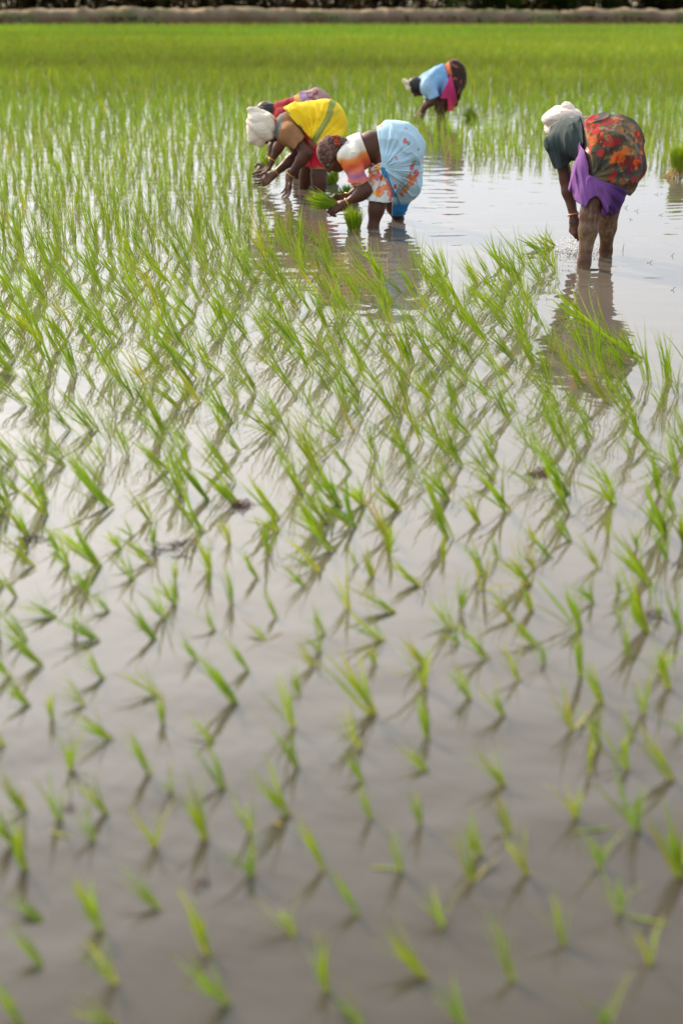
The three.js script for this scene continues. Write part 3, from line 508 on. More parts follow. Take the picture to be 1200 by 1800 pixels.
// ---- the woman in the middle in the pale blue sari
{
  const F = figure(678, 392, 'woman in a pale blue flowered sari and brown head scarf, bent over and holding seedlings'), P = F.P;
  const j = {
    pelvis: P(698, 262, 0), waist: P(655, 257, 0), chest: P(627, 268, 0), neck: P(606, 270, 0.02), head: P(584, 273, 0.03),
    sh0: P(615, 276, 0.14), sh1: P(615, 276, -0.14), el0: P(643, 336, 0.2), wr0: P(606, 359, 0.2), el1: P(634, 338, -0.05), wr1: P(606, 348, 0.04),
    hip0: P(688, 290, 0.09), hip1: P(700, 290, -0.09), knee0: P(664, 352, 0.16), knee1: P(690, 356, -0.15), ank0: P(655, 402, 0.2), ank1: P(700, 384, -0.2),
    headUp: [-0.72, 0.42, 0.1], headFwd: [-0.48, -0.82, 0.12],
  };
  j.hand0 = [[-0.92, -0.35, 0.0], [0.1, -0.6, -0.8], 'grip', true]; j.hand1 = [[-0.95, -0.3, 0.1], [0, -0.3, 0.95], 'grip', false];
  const over = bodyOf(F, j, { w: 0.92 });
  bangle(F, j.wr0, j.el0, 0.12, 0.031); bangle(F, j.wr1, j.el1, 0.12, 0.031);
  { // tie-dyed blouse
    const cut = sideOf(P(652, 284), P(632, 232)), hem = sideOf(P(612, 330), P(644, 312)), nk = sideOf(P(600, 240), P(592, 300));
    const f0 = join(0.04, cap(j.chest, P(650, 258, 0), 0.122, 0.112), cap(j.sh0, j.sh1, 0.072), cap(j.sh0, P(632, 316, 0.175), 0.07, 0.06), cap(j.sh1, P(626, 312, -0.1), 0.07, 0.06), cap(j.chest, P(604, 272, 0.01), 0.1, 0.078)), fc = over(f0);
    const f = (x, y, z) => Math.max(fc(x, y, z) + 0.004 * Math.sin(60 * (x * 0.8 - y * 0.6) + 5 * noise(x * 9, y * 9, z * 9)), cut(x, y), hem(x, y));
    const a = P(604, 250), [lo, hi] = bounds([j.chest, j.sh0, j.sh1, P(632, 318, 0.17), P(650, 258)], 0.15);
    const bands = [[0, S(228, 212, 214)], [0.03, S(236, 228, 220)], [0.085, S(226, 214, 190)], [0.12, S(238, 140, 66)], [0.16, S(226, 96, 56)], [0.2, S(226, 120, 100)], [0.235, S(176, 112, 150)], [0.27, S(226, 120, 110)], [0.31, S(232, 196, 160)], [0.34, S(196, 180, 150)]];
    part('blouse', meshField(f, lo, hi, 0.007, (x, y, z) => { const t = (a[1] - y) * 0.9 + (x - a[0]) * 0.18 + 0.05 * (fbm(x * 9, y * 9, z * 9) - 0.5) + 0.03; let c = bands[0][1]; for (let i = 1; i < bands.length; i++) c = mix3(c, bands[i][1], sstep(bands[i - 1][0], bands[i][0], t)); return weave(c, x, y, z, 0.1); }), M.cloth, F.g, 'tie-dyed white, orange and pink blouse'); }
  { // sari
    const f0 = join(0.05, cap(j.hip0, j.knee0, 0.112, 0.082), ell(P(704, 258, 0), [0.165, 0.158, 0.18]), cap(P(706, 270, 0), P(716, 318, -0.03), 0.148, 0.105), cap(P(716, 318, -0.03), P(707, 366, -0.08), 0.10, 0.035), cap(P(684, 285, 0.04), P(664, 322, 0.1), 0.115, 0.078), cap(P(690, 250, 0), P(668, 258, 0), 0.15, 0.13)), fc = over(f0, 0.02);
    const waist = sideOf(P(661, 222), P(670, 286)), hemL = sideOf(P(640, 344), P(692, 350)), split = P(690, 345), yw = P(668, 284, 0.1)[1], flapTop = sideOf(P(640, 306, 0.15), P(670, 283, 0.15));
    const g0 = P(672, 288);
    const fold = (x, y, z) => { const dx = x - g0[0], dy = y - g0[1], r = Math.hypot(dx, dy), a = Math.atan2(dy, dx); return (0.030 * (noise(a * 8, r * 3, 1) - 0.5) + 0.018 * (noise(a * 17, r * 5, 4) - 0.5)) * sstep(0.34, 0.12, r) * sstep(0.01, 0.06, r) + 0.004 * Math.sin(38 * x + 9 * y + 4 * noise(x * 5, y * 5, z * 5)) * sstep(0.42, 0.3, y); };
    const f = (x, y, z) => { const d = fc(x, y, z) + fold(x, y, z); const low = x < split[0] ? hemL(x, y) : -9; return Math.max(d, y > yw ? waist(x, y) : -flapTop(x, y), low, 0.03 - y); };
    const dots = [], dot = (px, py, r, c) => dots.push([onCloth(F, f0, px, py), F.m(r), c, R(0, 6)]);
    const red = S(206, 26, 26), org = S(234, 116, 8), yel = S(246, 168, 8), grn = S(122, 132, 66), pink = S(206, 70, 84);
    for (const q of [[712, 248, 4.5, red], [718, 252, 3.5, grn], [696, 280, 5, red], [697, 288, 3.5, grn], [713, 226, 2.5, pink], [670, 222, 3, red], [734, 262, 3, grn], [730, 276, 4, grn], [727, 285, 4.5, grn], [724, 293, 6.5, red], [716, 306, 7, org], [730, 304, 7, red], [723, 312, 6, org], [720, 322, 7, org], [713, 330, 6, grn], [710, 336, 6, org], [704, 342, 5, red], [694, 328, 5, red], [728, 314, 5, org], [666, 295, 8.5, yel], [665, 311, 8.5, red], [652, 313, 8, org], [650, 303, 6, yel], [668, 337, 9, org], [659, 340, 6, yel], [680, 329, 8, org], [687, 345, 7, red], [683, 338, 7, org], [676, 315, 5, yel], [655, 322, 4, yel]]) dot(...q);
    const border = sideOf(P(668, 283), P(705, 372)), below = P(690, 352)[1];
    const [lo, hi] = bounds([P(644, 220), P(746, 384)], 0.04); lo[2] = -0.24; hi[2] = 0.26;
    part('sari', meshField(f, lo, hi, 0.006, (x, y, z) => {
      const s = border(x, y); let c = S(178, 208, 222); if (s > 0.012) c = S(222, 224, 220);
      if (Math.abs(s) < 0.015 && z > -0.05 && y < g0[1]) c = S(58, 128, 178);
      if (y < below && x > split[0]) c = mix3(c, S(40, 124, 186), sstep(below, below - 0.05, y + 0.4 * (split[0] - x) * 0));
      for (const [p, r, q, ph] of dots) { const t = petals(ph, p, r, x, y, z); if (t) c = mix3(c, q, t); }
      return weave(c, x, y, z, 0.05); }), M.cloth, F.g, 'pale blue sari with orange and red flowers'); }
  { // head scarf with a knot
    const hm = basis(j.headUp, j.headFwd); hm.setPosition(...j.head); const inv = hm.clone().invert(), v = new THREE.Vector3();
    const wrap = ell([0, 0.034, -0.022], [0.086, 0.093, 0.106]), knot = join(0.012, ell(P(594, 248, 0.06), [0.05, 0.035, 0.05]), ell(P(589, 242, 0.09), [0.022, 0.022, 0.022]), ell(P(603, 247, 0.05), [0.028, 0.02, 0.03]));
    const f = (x, y, z) => { v.set(x, y, z).applyMatrix4(inv); const e = Math.max(wrap(v.x, v.y, v.z) + 0.0035 * Math.sin(120 * (v.y * 0.7 + v.z * 0.5) + 4 * noise(v.x * 14, v.y * 14, v.z * 14)), -(v.y * 0.95 - v.z * 0.35 + 0.012)); return Math.min(e, knot(x, y, z) + 0.004 * Math.sin(150 * x + 90 * y)); };
    const [lo, hi] = bounds([j.head], 0.19);
    part('head_scarf', meshField(f, lo, hi, 0.0055, (x, y, z) => weave(mix3(S(128, 96, 86), S(84, 56, 52), sstep(0.45, 0.6, noise(x * 30 + y * 120, y * 60 - x * 110, z * 40))), x, y, z, 0.25)), M.cloth, F.g, 'dusty brown head scarf knotted at the back');
    const fl = []; for (const [px, py] of [[590, 242], [592, 247], [593, 251], [587, 240]]) { const q = P(px, py, 0.115); for (let i = 0; i < 5; i++) { const s = new THREE.SphereGeometry(0.010, 8, 6); s.scale(1, 0.7, 1); s.translate(q[0] + R(-0.012, 0.012), q[1] + R(-0.012, 0.012), q[2] + R(-0.008, 0.008)); fl.push(s); } }
    part('hair_flowers', mergeGeometries(fl), new THREE.MeshStandardMaterial({ color: new THREE.Color().setRGB(0.5, 0.06, 0.02), roughness: 0.8 }), F.g);
    const hair = (x, y, z) => { v.set(x, y, z).applyMatrix4(inv); return Math.max(ell0(v.x, v.y, v.z), v.z - 0.02); }, ell0 = ell([0, 0.0, -0.03], [0.08, 0.09, 0.092]);
    part('hair', meshField(hair, lo, hi, 0.007, (x, y, z) => weave([0.012, 0.01, 0.009], x, y, z, 0.3)), M.hair, F.g); }
}

// ---- the woman in yellow with the white head cloth
{
  const F = figure(550, 339, 'woman in yellow sari and white head cloth bent over, reaching into the water'), P = F.P;
  const j = {
    pelvis: P(570, 217, 0), waist: P(538, 218, 0), chest: P(512, 226, 0), neck: P(492, 225, 0), head: P(468, 226, 0.0),
    sh0: P(508, 236, 0.15), sh1: P(506, 232, -0.15), el0: P(540, 268, 0.24), wr0: P(508, 310, 0.22), el1: P(522, 273, -0.1), wr1: P(482, 306, -0.02),
    hip0: P(566, 244, 0.09), hip1: P(566, 244, -0.1), knee0: P(560, 306, 0.16), knee1: P(542, 296, -0.2), ank0: P(563, 352, 0.18), ank1: P(532, 338, -0.26),
    headUp: [-0.80, 0.22, 0.05], headFwd: [-0.25, -0.95, 0.1],
  };
  j.hand0 = [[-0.05, -1, 0.05], [-0.75, 0, 0.5], 'open', true]; j.hand1 = [[-0.78, -0.62, 0.05], [-0.5, 0.2, 0.6], 'open', false];
  const over = bodyOf(F, j, { w: 1.0 });
  bangle(F, j.wr0, j.el0, 0.08, 0.034); bangle(F, j.wr1, j.el1, 0.06, 0.034);
  { // blouse
    const hem = sideOf(P(514, 262), P(532, 240));
    const sleeve0 = cap(j.sh0, P(536, 262, 0.235), 0.077, 0.062);
    const f0 = join(0.045, cap(j.chest, P(542, 220, 0), 0.132, 0.118), cap(j.sh0, j.sh1, 0.078), cap(j.chest, P(496, 226, 0), 0.11, 0.082)), fc = over(f0);
    const f = (x, y, z) => { const s = Math.max(sleeve0(x, y, z), hem(x, y)), d = fc(x, y, z), h = Math.max(0.03 - Math.abs(s - d), 0) / 0.03; return Math.min(s, d) - h * h * 0.0075 + 0.0035 * Math.sin(55 * (x + y) + 5 * noise(x * 8, y * 8, z * 8)); };
    const [lo, hi] = bounds([j.chest, j.sh0, j.sh1, P(536, 262, 0.23), P(545, 220)], 0.16);
    const nb = sideOf(P(484, 242), P(496, 200));
    part('blouse', meshField(f, lo, hi, 0.0075, (x, y, z) => { let c = S(150, 106, 68); const s = nb(x, y); if (Math.abs(s + 0.0) < 0.013) c = S(96, 120, 128); return weave(c, x, y, z, 0.2); }), M.cloth, F.g, 'brown blouse'); }
  { // red skirt
    const f0 = join(0.04, cap(j.hip0, j.knee0, 0.12, 0.085), cap(j.hip1, j.knee1, 0.12, 0.085), cap(P(566, 238, 0), P(556, 276, 0.0), 0.14, 0.118), cap(P(560, 262, 0.08), P(556, 284, 0.1), 0.1, 0.085)), fc = over(f0);
    const f = (x, y, z) => Math.max(fc(x, y, z) + 0.005 * Math.sin(60 * x + 20 * y + 30 * z), P(550, 288)[1] + 0.10 * (x - P(555, 288)[0]) - y);
    const [lo, hi] = bounds([P(535, 225), P(598, 292)], 0.07); lo[2] = -0.22; hi[2] = 0.26;
    part('skirt', meshField(f, lo, hi, 0.0075, (x, y, z) => weave(S(206, 22, 50), x, y, z, 0.15)), M.cloth, F.g, 'bright red skirt'); }
  { // yellow sari over back and hips
    const f0 = join(0.05, cap(j.hip0, P(563, 262, 0.12), 0.128, 0.11), ell(P(573, 213, 0), [0.158, 0.168, 0.185]), cap(P(560, 212, 0), P(525, 214, 0), 0.152, 0.142), cap(P(525, 214, 0), P(506, 220, 0.0), 0.143, 0.135), cap(P(578, 225, 0), P(575, 240, 0), 0.12, 0.1)), fc = over(f0, 0.036);
    const front0 = sideOf(P(503, 192, 0.1), P(556, 247, 0.12)), front = (x, y) => front0(x, y) + 0.02 * Math.sin((x + y) * 9), hem = sideOf(P(545, 252), P(606, 236)), g0 = P(550, 250);
    const fold = (x, y, z) => { const dx = x - g0[0], dy = y - g0[1], r = Math.hypot(dx, dy), a = Math.atan2(dy, dx); return (0.040 * (noise(a * 6, r * 4, 1) - 0.5) + 0.022 * (noise(a * 14, r * 6, 4) - 0.5)) * sstep(0.36, 0.14, r) * sstep(0.01, 0.06, r) + 0.006 * (fbm(x * 9, y * 9, z * 9) - 0.5); };
    const f = (x, y, z) => Math.max(fc(x, y, z) + fold(x, y, z), front(x, y), hem(x, y));
    const str = sideOf(P(556, 236), P(584, 192));
    const [lo, hi] = bounds([P(494, 178), P(606, 252)], 0.05); lo[2] = -0.24; hi[2] = 0.26;
    part('sari', meshField(f, lo, hi, 0.0065, (x, y, z) => {
      let c = mix3(S(246, 208, 22), S(232, 192, 24), fbm(x * 8, y * 8, z * 8)); const s = str(x, y) + 0.02 * (fbm(x * 7, y * 7, z * 7) - 0.5) + 1.2 * Math.pow(Math.max(0, y - P(570, 215)[1]), 2);
      if (Math.abs(s) < 0.022) c = mix3(c, S(118, 138, 74), 0.85);
      const e = front(x, y); if (e > -0.02) c = mix3(c, S(150, 130, 50), sstep(0.45, 0.6, fbm(x * 20, y * 20, z * 20)));
      c = mix3(c, S(160, 164, 64), sstep(0.6, 0.72, fbm(x * 11 + 3, y * 11, z * 11)) * 0.45 * sstep(0.05, 0.2, x));
      return weave(c, x, y, z, 0.06); }), M.cloth, F.g, 'bright yellow sari with a green border'); }
  { // white head cloth
    const f0 = join(0.03, ell(P(465, 224, 0), [0.108, 0.115, 0.112]), ell(P(455, 220, 0), [0.098, 0.125, 0.118], new THREE.Quaternion().setFromAxisAngle(new THREE.Vector3(0, 0, 1), 0.15)), cap(P(446, 196, 0.01), P(440, 192, 0.02), 0.036, 0.026), cap(P(472, 206, 0.07), P(476, 240, 0.08), 0.03, 0.012), cap(P(450, 240, 0.0), P(455, 246, 0), 0.075, 0.055));
    const f = (x, y, z) => f0(x, y, z) - 0.016 * Math.pow(Math.abs(Math.sin(34 * (y * 0.8 + x * 0.55 + z * 0.2) + 4 * noise(x * 8, y * 8, z * 8))), 0.6) + 0.011 + 0.006 * (noise(x * 90, y * 90, z * 60) - 0.5);
    const [lo, hi] = bounds([P(432, 254), P(484, 184)], 0.05); lo[2] = -0.19; hi[2] = 0.19;
    part('head_scarf', meshField(f, lo, hi, 0.0062, (x, y, z) => weave(S(232, 218, 198), x, y, z, 0.06)), M.cloth, F.g, 'white cloth tied around the head'); }
}

// ---- the woman half hidden behind her
{
  const F = figure(535, 318, 'woman in dark red blouse half hidden behind the woman in the yellow sari'), P = F.P;
  const j = {
    pelvis: P(553, 198, 0), waist: P(522, 196, 0), chest: P(503, 202, 0), neck: P(488, 200, 0), head: P(471, 203, 0.0),
    sh0: P(498, 208, 0.13), sh1: P(497, 206, -0.13), el0: P(494, 250, 0.16), wr0: P(477, 284, 0.18), el1: P(484, 248, -0.12), wr1: P(469, 284, -0.02),
    hip0: P(550, 222, 0.09), hip1: P(550, 222, -0.09), knee0: P(538, 280, 0.1), knee1: P(528, 278, -0.15), ank0: P(543, 322, 0.12), ank1: P(520, 316, -0.2),
    headUp: [-0.85, 0.15, 0], headFwd: [-0.2, -0.95, 0.05],
  };
  j.hand0 = [[-0.5, -0.85, 0.05], [-0.75, 0.3, 0.5], 'open', true]; j.hand1 = [[-0.5, -0.85, 0.05], [-0.5, 0.2, 0.6], 'open', false];
  const over = bodyOf(F, j, { w: 0.95 });
  bangle(F, j.wr0, j.el0, 0.1, 0.032);
  { const f0 = join(0.045, cap(j.chest, P(519, 197, 0), 0.128, 0.118), cap(j.sh0, j.sh1, 0.072), cap(j.sh0, P(495, 234, 0.15), 0.07, 0.058), cap(j.sh1, P(490, 232, -0.12), 0.07, 0.058), cap(j.chest, P(494, 201, 0), 0.105, 0.08)), fc = over(f0), cut = sideOf(P(522, 230), P(528, 170));
    const f = (x, y, z) => Math.max(fc(x, y, z) + 0.003 * Math.sin(60 * x + 30 * y), cut(x, y));
    const [lo, hi] = bounds([j.chest, j.sh0, j.sh1, P(495, 234, 0.15), P(528, 196)], 0.15);
    part('blouse', meshField(f, lo, hi, 0.009, (x, y, z) => weave(S(150, 22, 30), x, y, z, 0.15)), M.cloth, F.g, 'dark red blouse'); }
  { const f0 = join(0.05, ell(P(552, 196, 0), [0.155, 0.182, 0.18]), cap(P(550, 195, 0), P(524, 197, 0), 0.165, 0.14), cap(P(550, 215, 0), P(542, 255, 0), 0.15, 0.13)), fc = over(f0, 0.02), cut = sideOf(P(514, 165), P(534, 215)), edge = cut;
    const f = (x, y, z) => Math.max(fc(x, y, z) + 0.004 * Math.sin(30 * x + 50 * y), cut(x, y), P(545, 268)[1] - y);
    const [lo, hi] = bounds([P(508, 160), P(584, 270)], 0.06); lo[2] = -0.24; hi[2] = 0.24;
    part('sari', meshField(f, lo, hi, 0.0085, (x, y, z) => { let c = mix3(S(168, 132, 124), S(150, 116, 120), fbm(x * 9, y * 9, z * 9)); const n = noise(x * 34, y * 34, z * 34); if (n > 0.66) c = S(122, 56, 80); else if (n < 0.3) c = S(190, 156, 120); const e = edge(x, y); if (e > -0.05) c = S(196, 144, 76); else if (e > -0.12) c = mix3(c, S(128, 112, 160), 0.6); return weave(c, x, y, z, 0.1); }), M.cloth, F.g, 'mauve patterned sari with a gold edge'); }
  { const f0 = join(0.03, ell(P(470, 199, 0), [0.098, 0.092, 0.09]), ell(P(486, 194, 0.0), [0.05, 0.045, 0.05]));
    const [lo, hi] = bounds([j.head], 0.17);
    part('hair', meshField((x, y, z) => f0(x, y, z) + 0.002 * Math.sin(260 * y + 30 * z), lo, hi, 0.007, (x, y, z) => weave([0.011, 0.010, 0.010], x, y, z, 0.4)), M.hair, F.g);
    const t = new THREE.TorusGeometry(0.042, 0.014, 10, 24); t.rotateY(Math.PI / 2); t.rotateZ(-0.3); t.translate(...P(490, 194, 0.0)); const c = []; for (let i = 0; i < t.attributes.position.count; i++) c.push(...(t.attributes.position.getY(i) > P(490, 190)[1] ? S(214, 214, 222) : S(46, 78, 150))); t.setAttribute('color', new THREE.Float32BufferAttribute(c, 3)); part('hair_tie', t, M.cloth, F.g, 'blue and white hair tie'); }
}

// ---- the woman furthest away
{
  const F = figure(776, 210, 'woman in light blue shirt and pink wrap, white flowers in hair, furthest away'), P = F.P;
  const j = {
    pelvis: P(792, 136, 0), waist: P(776, 135, 0), chest: P(757, 146, 0), neck: P(744, 148, 0.02), head: P(731, 153, 0.03),
    sh0: P(752, 154, 0.14), sh1: P(752, 152, -0.14), el0: P(762, 176, 0.2), wr0: P(741, 193, 0.2), el1: P(752, 178, -0.1), wr1: P(744, 196, 0.0),
    hip0: P(792, 150, 0.08), hip1: P(792, 150, -0.09), knee0: P(777, 182, 0.12), knee1: P(770, 180, -0.12), ank0: P(777, 208, 0.1), ank1: P(773, 206, -0.16),
    headUp: [-0.75, 0.25, 0.1], headFwd: [-0.4, -0.9, 0.1],
  };
  j.hand0 = [[-0.4, -0.9, 0.05], [-0.75, 0.3, 0.5], 'open', true]; j.hand1 = [[-0.4, -0.9, 0.05], [-0.5, 0.2, 0.6], 'open', false];
  const over = bodyOf(F, j, { w: 0.95 });
  { const hem = sideOf(P(738, 180), P(776, 163)), s0 = cap(j.sh0, P(764, 172, 0.2), 0.09, 0.075);
    const f0 = join(0.05, cap(j.chest, P(780, 137, 0), 0.15, 0.165), cap(j.sh0, j.sh1, 0.085), cap(j.chest, P(744, 149, 0), 0.12, 0.085), s0, cap(j.sh1, P(754, 170, -0.1), 0.09, 0.075)), fc = over(f0), cut = sideOf(P(792, 160), P(778, 105));
    const f = (x, y, z) => Math.max(fc(x, y, z) + 0.007 * Math.sin(30 * x - 22 * y + 5 * noise(x * 6, y * 6, z * 6)), cut(x, y), hem(x, y));
    const [lo, hi] = bounds([j.chest, j.sh0, j.sh1, P(764, 172, 0.2), P(790, 137)], 0.2);
    part('shirt', meshField(f, lo, hi, 0.011, (x, y, z) => weave(mix3(S(120, 166, 208), S(158, 190, 212), sstep(0, -0.25, x)), x, y, z, 0.12)), M.cloth, F.g, 'light blue shirt'); }
  { const f0 = join(0.05, ell(P(797, 136, 0), [0.15, 0.215, 0.18]), cap(P(798, 145, -0.02), P(797, 182, -0.06), 0.145, 0.05)), fc = over(f0, 0.02), cut = sideOf(P(777, 100), P(790, 160)), [lo, hi] = bounds([P(776, 105), P(820, 196)], 0.06); lo[2] = -0.26; hi[2] = 0.24;
    const f = (x, y, z) => Math.max(fc(x, y, z) + 0.005 * Math.sin(40 * x + 10 * y), cut(x, y));
    part('sari', meshField(f, lo, hi, 0.01, (x, y, z) => { let c = S(54, 32, 26); if (noise(x * 26, y * 26, z * 26) > 0.7) c = S(146, 84, 60); if (cut(x, y) > -0.06 && y > P(790, 130)[1]) c = S(206, 106, 66); return weave(c, x, y, z, 0.2); }), M.cloth, F.g, 'dark brown sari with small orange dots'); }
  { const f0 = join(0.05, cap(j.hip0, P(786, 166, 0.1), 0.125, 0.1), cap(P(787, 150, 0.08), P(783, 166, 0.11), 0.1, 0.09), cap(P(793, 150, 0.1), P(790, 188, 0.12), 0.09, 0.045)), fc = over(f0, 0.075), [lo, hi] = bounds([P(770, 135, 0.1), P(802, 194, 0.1)], 0.26);
    const f = (x, y, z) => Math.max(fc(x, y, z) + 0.007 * Math.sin(58 * x + 8 * y), x < P(784, 170)[0] ? P(782, 171)[1] - y : P(790, 193)[1] - y, -sideOf(P(773, 170, 0.15), P(790, 134, 0.15))(x, y), sideOf(P(806, 190, 0.15), P(792, 132, 0.15))(x, y));
    part('wrap', meshField(f, lo, hi, 0.009, (x, y, z) => weave(mix3(S(190, 50, 110), S(214, 60, 84), sstep(P(790, 160)[1], P(790, 190)[1], y)), x, y, z, 0.15)), M.cloth, F.g, 'bright pink wrap'); }
  { const f0 = join(0.03, ell(P(730, 151, 0.02), [0.10, 0.11, 0.10]), ell(P(738, 147, 0.02), [0.06, 0.05, 0.06])), [lo, hi] = bounds([j.head], 0.18);
    part('hair', meshField((x, y, z) => Math.max(f0(x, y, z) + 0.002 * Math.sin(200 * y + 40 * z), P(730, 164)[1] - y - 0.5 * (x - P(730, 164)[0])), lo, hi, 0.008, (x, y, z) => weave([0.014, 0.011, 0.009], x, y, z, 0.4)), M.hair, F.g);
    const fl = []; for (let i = 0; i < 60; i++) { const t = rnd(), q = P(lerp(711, 719, t) + R(-2.5, 2.5), lerp(140, 157, t) + R(-2, 2), 0.02 + R(-0.06, 0.1)), s = new THREE.IcosahedronGeometry(0.022, 1); s.scale(1, 0.7, 1); s.translate(...q); fl.push(s); }
    part('hair_flowers', mergeGeometries(fl), new THREE.MeshStandardMaterial({ color: new THREE.Color().setRGB(0.8, 0.74, 0.52), roughness: 0.9 }), F.g, 'white flowers worn in the hair'); }
}

// ---------------------------------------------------------------- bundles of pulled seedlings
const bundleMat = [leafMat(0.9, 0.95, 0.7), leafMat(0.42, 0.55, 0.5)];
function bundle(name, label, pos, dir, len, width, n, mat, root, flare = 0.42, lift = 0) {
  const g = thing(name, label, 'seedling bundle', pos, 'bundles of rice seedlings'), bl = [];
  for (let i = 0; i < n; i++) { const a = R(0, 6.28), q = Math.sqrt(rnd()), b = blade(Math.cos(a) * q * width * 0.35, Math.sin(a) * q * width * 0.35, a + R(-0.4, 0.4), q * flare, len * R(0.75, 1.05) * (1 - 0.18 * q * q), R(0.008, 0.013), R(0, 0.4) * q, [R(0.8, 1.2), R(0.85, 1.1), 0.9], rnd() < 0.07 ? 0.5 : 0); b.translate(0, lift, 0); bl.push(b); }
  part('leaves', mergeGeometries(bl), mat, g);
  const rt = [];
  for (let i = 0; i < 60; i++) { const a = R(0, 6.28), d = R(0.2, 1) * width * root, r0 = width * 0.3 * rnd(); rt.push(new THREE.TubeGeometry(new THREE.CatmullRomCurve3([new THREE.Vector3(Math.cos(a) * r0, len * 0.24 + lift, Math.sin(a) * r0), new THREE.Vector3(Math.cos(a) * d * 0.7, len * 0.1, Math.sin(a) * d * 0.7), new THREE.Vector3(Math.cos(a) * d, -0.015 + R(0, 0.012), Math.sin(a) * d)]), 5, R(0.002, 0.0045), 4)); }
  part('roots', mergeGeometries(rt), new THREE.MeshStandardMaterial({ color: new THREE.Color().setRGB(0.42, 0.31, 0.10), roughness: 0.9 }), g);
  g.quaternion.copy(qOf(V(dir).normalize(), 0)); return g;
}
bundle('seedling_bundle', 'large green bundle of seedlings with splayed roots at the right edge', ground(1188, 312), [0.06, 1, 0.02], 0.24, 0.15, 460, bundleMat[0], 1.0, 0.2, 0.075);
bundle('seedling_bundle', 'light green bundle standing in the water by the legs of the woman in pale blue', ground(622, 406), [-0.04, 1, 0.05], 0.21, 0.09, 170, bundleMat[0], 0.6, 0.26);
bundle('seedling_bundle', 'dark green bundle lying behind the hands of the woman in pale blue', ground(616, 352), [-0.25, 0.8, 0.1], 0.17, 0.13, 220, bundleMat[1], 0.5, 0.7);
bundle('seedling_bundle', 'yellow-green heap of seedlings beneath the face of the woman in pale blue', ground(585, 322), [-0.6, 0.55, 0], 0.2, 0.14, 200, bundleMat[0], 0.6, 0.8);
bundle('seedling_bundle', 'dark bundle with brown roots lying in the water behind the furthest woman', ground(834, 209), [-0.9, 0.3, 0], 0.22, 0.15, 150, bundleMat[1], 0.6, 0.5);
{
  const z = ground(678, 392)[2] + 0.17, p = atZ(594, 361, z), b = bundle('seedling_bundle', 'green bundle held in both hands by the woman in pale blue', p, [-1, 0.28, 0.1], 0.27, 0.06, 120, bundleMat[0], 0.3, 0.24);
  const zA = ground(1045, 460)[2] - 0.34, pA = atZ(1050, 402, zA);
  bundle('seedling_bundle', 'green bundle held between the legs of the woman in the floral wrap', pA, [0.0, 1, 0.05], 0.16, 0.09, 150, bundleMat[1], 0.3, 0.4);
  const zD = ground(535, 318)[2] + 0.18, pD = atZ(472, 292, zD);
  bundle('seedling_bundle', 'thin tuft of seedlings in the hand of the half hidden woman', pD, [-0.5, 0.8, 0.1], 0.2, 0.04, 26, bundleMat[0], 0.2, 0.5);
}
// ---------------------------------------------------------------- splash, twigs and weed in the water
{
  const gs = [], c = ground(1016, 441);
  for (let i = 0; i < 460; i++) {
    const a = R(0, 6.28), q = Math.sqrt(rnd()) * 0.14, y = 0.15 * Math.pow(rnd(), 2.0) * (1 - q / 0.2), s = new THREE.IcosahedronGeometry(Math.exp(R(Math.log(0.0014), Math.log(0.0055))), 1);
    s.scale(1, R(0.8, 1.7), 1); s.translate(c[0] + Math.cos(a) * q * 1.0 - 0.01, y, c[2] + Math.sin(a) * q); gs.push(s);
  }
  const m = new THREE.Mesh(mergeGeometries(gs), new THREE.MeshPhysicalMaterial({ color: new THREE.Color().setRGB(0.92, 0.91, 0.9), roughness: 0.3, ior: 1.33 })); m.name = 'water_splash'; m.castShadow = m.receiveShadow = true; scene.add(m);
  tag(m, 'white splash of water thrown up by the hand of the woman in the floral wrap', 'splash', null, 'stuff');
}
for (const [px, py, az, len, ye, where] of [[512, 876, 0.1, 0.09, 0.9, 'left of centre among the thicker rows'], [30, 808, 0.05, 0.12, 0.7, 'by the left edge among the thicker rows'], [840, 812, 2.9, 0.13, 0, 'right of centre in the middle distance'], [380, 520, 0.2, 0.2, 0, 'across the left middle distance'], [300, 478, 0.1, 0.22, 0, 'further up the left side'], [650, 1525, 0.15, 0.07, 0.2, 'beside the upright seedling at lower centre'], [1075, 1455, 2.9, 0.09, 0, 'at the lower right'], [88, 1462, 0.5, 0.06, 0.3, 'alone at the lower left'], [480, 1445, 0.7, 0.03, 1, 'tiny and yellow at lower centre'], [1100, 1610, 0.4, 0.08, 0.1, 'near the bottom right corner'], [700, 965, 2.4, 0.07, 0.6, 'right of centre below the weeds'], [1130, 488, 0.2, 0.12, 0.4, 'on open water below the feet at right']]) {
  const b = blade(0, 0, az, 1.52, len, 0.007, 0.06, [1, 1, 1], ye); b.translate(0, 0.022, 0);
  const o = new THREE.Mesh(b, M.leaf[0]); o.name = numbered('floating_leaf'); o.position.set(...ground(px, py)); o.castShadow = o.receiveShadow = true; scene.add(o);
  tag(o, `${ye > 0.5 ? 'yellowed' : 'green'} loose rice leaf lying on the water ${where}`, 'leaf', 'loose leaves floating on the water');
}
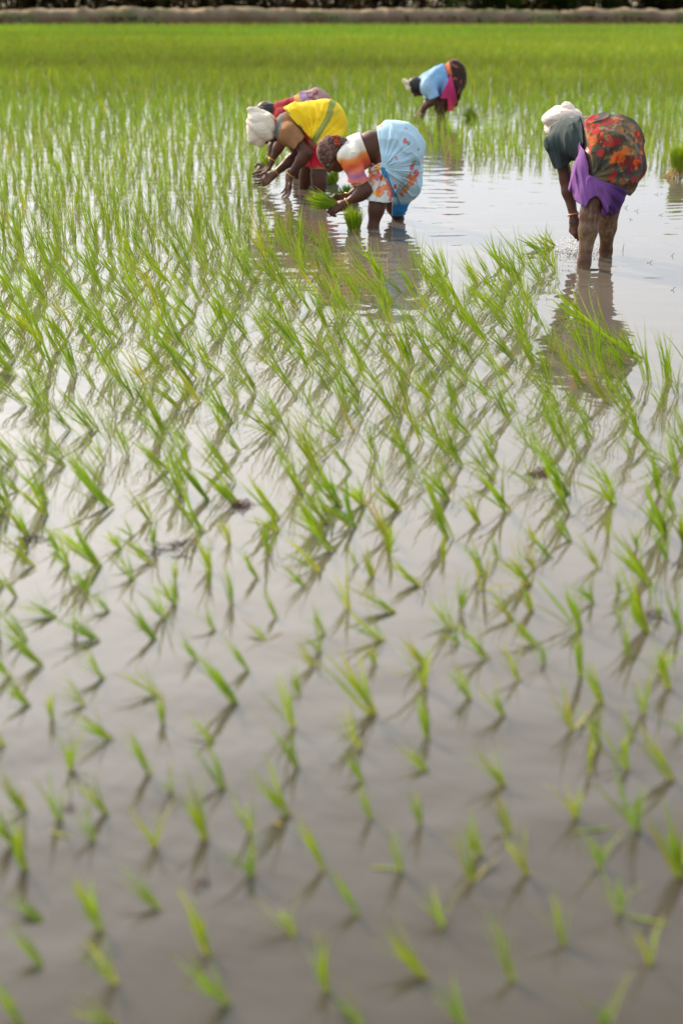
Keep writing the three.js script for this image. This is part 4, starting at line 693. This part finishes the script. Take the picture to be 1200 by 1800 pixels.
{
  const mat = new THREE.MeshStandardMaterial({ color: new THREE.Color().setRGB(0.1, 0.075, 0.055), roughness: 0.9 }), red = new THREE.MeshStandardMaterial({ color: new THREE.Color().setRGB(0.13, 0.06, 0.04), roughness: 0.9 });
  const weed = (px, py, n, size, m, label) => { const p = ground(px, py), gs = []; for (let i = 0; i < n; i++) { const a = R(0, 6.28), d = R(0, size), l = R(0.3, 1) * size, b = R(0, 6.28); gs.push(new THREE.TubeGeometry(new THREE.CatmullRomCurve3([new THREE.Vector3(Math.cos(a) * d, 0.001, Math.sin(a) * d), new THREE.Vector3(Math.cos(a) * d + Math.cos(b) * l * 0.5, R(0.003, 0.02), Math.sin(a) * d + Math.sin(b) * l * 0.5), new THREE.Vector3(Math.cos(a) * d + Math.cos(b + 0.6) * l, 0.0, Math.sin(a) * d + Math.sin(b + 0.6) * l)]), 4, R(0.0007, 0.0016), 4)); } const o = new THREE.Mesh(mergeGeometries(gs), m); o.name = numbered('dead_weed'); o.position.set(...p); o.castShadow = o.receiveShadow = true; scene.add(o); tag(o, label, 'weed', 'scraps of dead weed in the water'); };
  weed(420, 890, 36, 0.045, red, 'reddish brown dead weed around a seedling left of centre');
  weed(948, 834, 30, 0.04, red, 'reddish brown scrap of weed among the plants right of centre');
  weed(300, 965, 22, 0.08, mat, 'dark scraps of rotting weed left of centre in the near water');
  weed(60, 950, 18, 0.07, mat, 'dark weed scraps between seedlings at the left edge');
  weed(120, 1421, 5, 0.014, red, 'tiny brown scrap floating alone at the lower left');
  weed(355, 1555, 5, 0.014, red, 'small brown scrap floating at the bottom left of centre');
  weed(1140, 1082, 12, 0.05, mat, 'dark weed scraps near the right edge');
  const twig = (px, py, h, lean, where) => { const p = ground(px, py), g = new THREE.TubeGeometry(new THREE.CatmullRomCurve3([new THREE.Vector3(0, -0.02, 0), new THREE.Vector3(lean * 0.5, h * 0.6, 0), new THREE.Vector3(lean, h, 0.01)]), 5, 0.0016, 5), h2 = new THREE.TubeGeometry(new THREE.CatmullRomCurve3([new THREE.Vector3(0, 0, 0), new THREE.Vector3(-lean * 0.5, h * 0.12, 0.004), new THREE.Vector3(-lean * 0.9, h * 0.1, 0.008)]), 4, 0.0013, 5); const o = new THREE.Mesh(mergeGeometries([g, h2]), mat); o.name = numbered('floating_twig'); o.position.set(...p); o.castShadow = o.receiveShadow = true; scene.add(o); tag(o, `thin dark twig in the open water ${where}`, 'twig', 'twigs in the open water'); };
  [[1099, 366, 0.05, 0.02], [1117, 371, 0.03, 0.03], [1108, 386, 0.03, -0.02], [1152, 342, 0.03, 0.03], [1094, 440, 0.09, 0.005], [1180, 450, 0.04, 0.02], [1140, 462, 0.03, 0.03], [975, 306, 0.03, 0.03], [1181, 510, 0.04, 0.02], [1160, 378, 0.02, 0.03]].forEach(([x, y, h, l], i) => twig(x, y, h * 0.45, l * 0.55, ['just right of the purple skirt', 'a little further right of the purple skirt', 'below the others right of the purple skirt', 'under the large bundle', 'beside the legs of the woman in floral wrap', 'at the right edge level with her feet', 'right of her feet', 'left of her turban', 'at the right edge below her feet', 'halfway between her skirt and the right edge'][i]));
}
renderer.render(scene, camera);
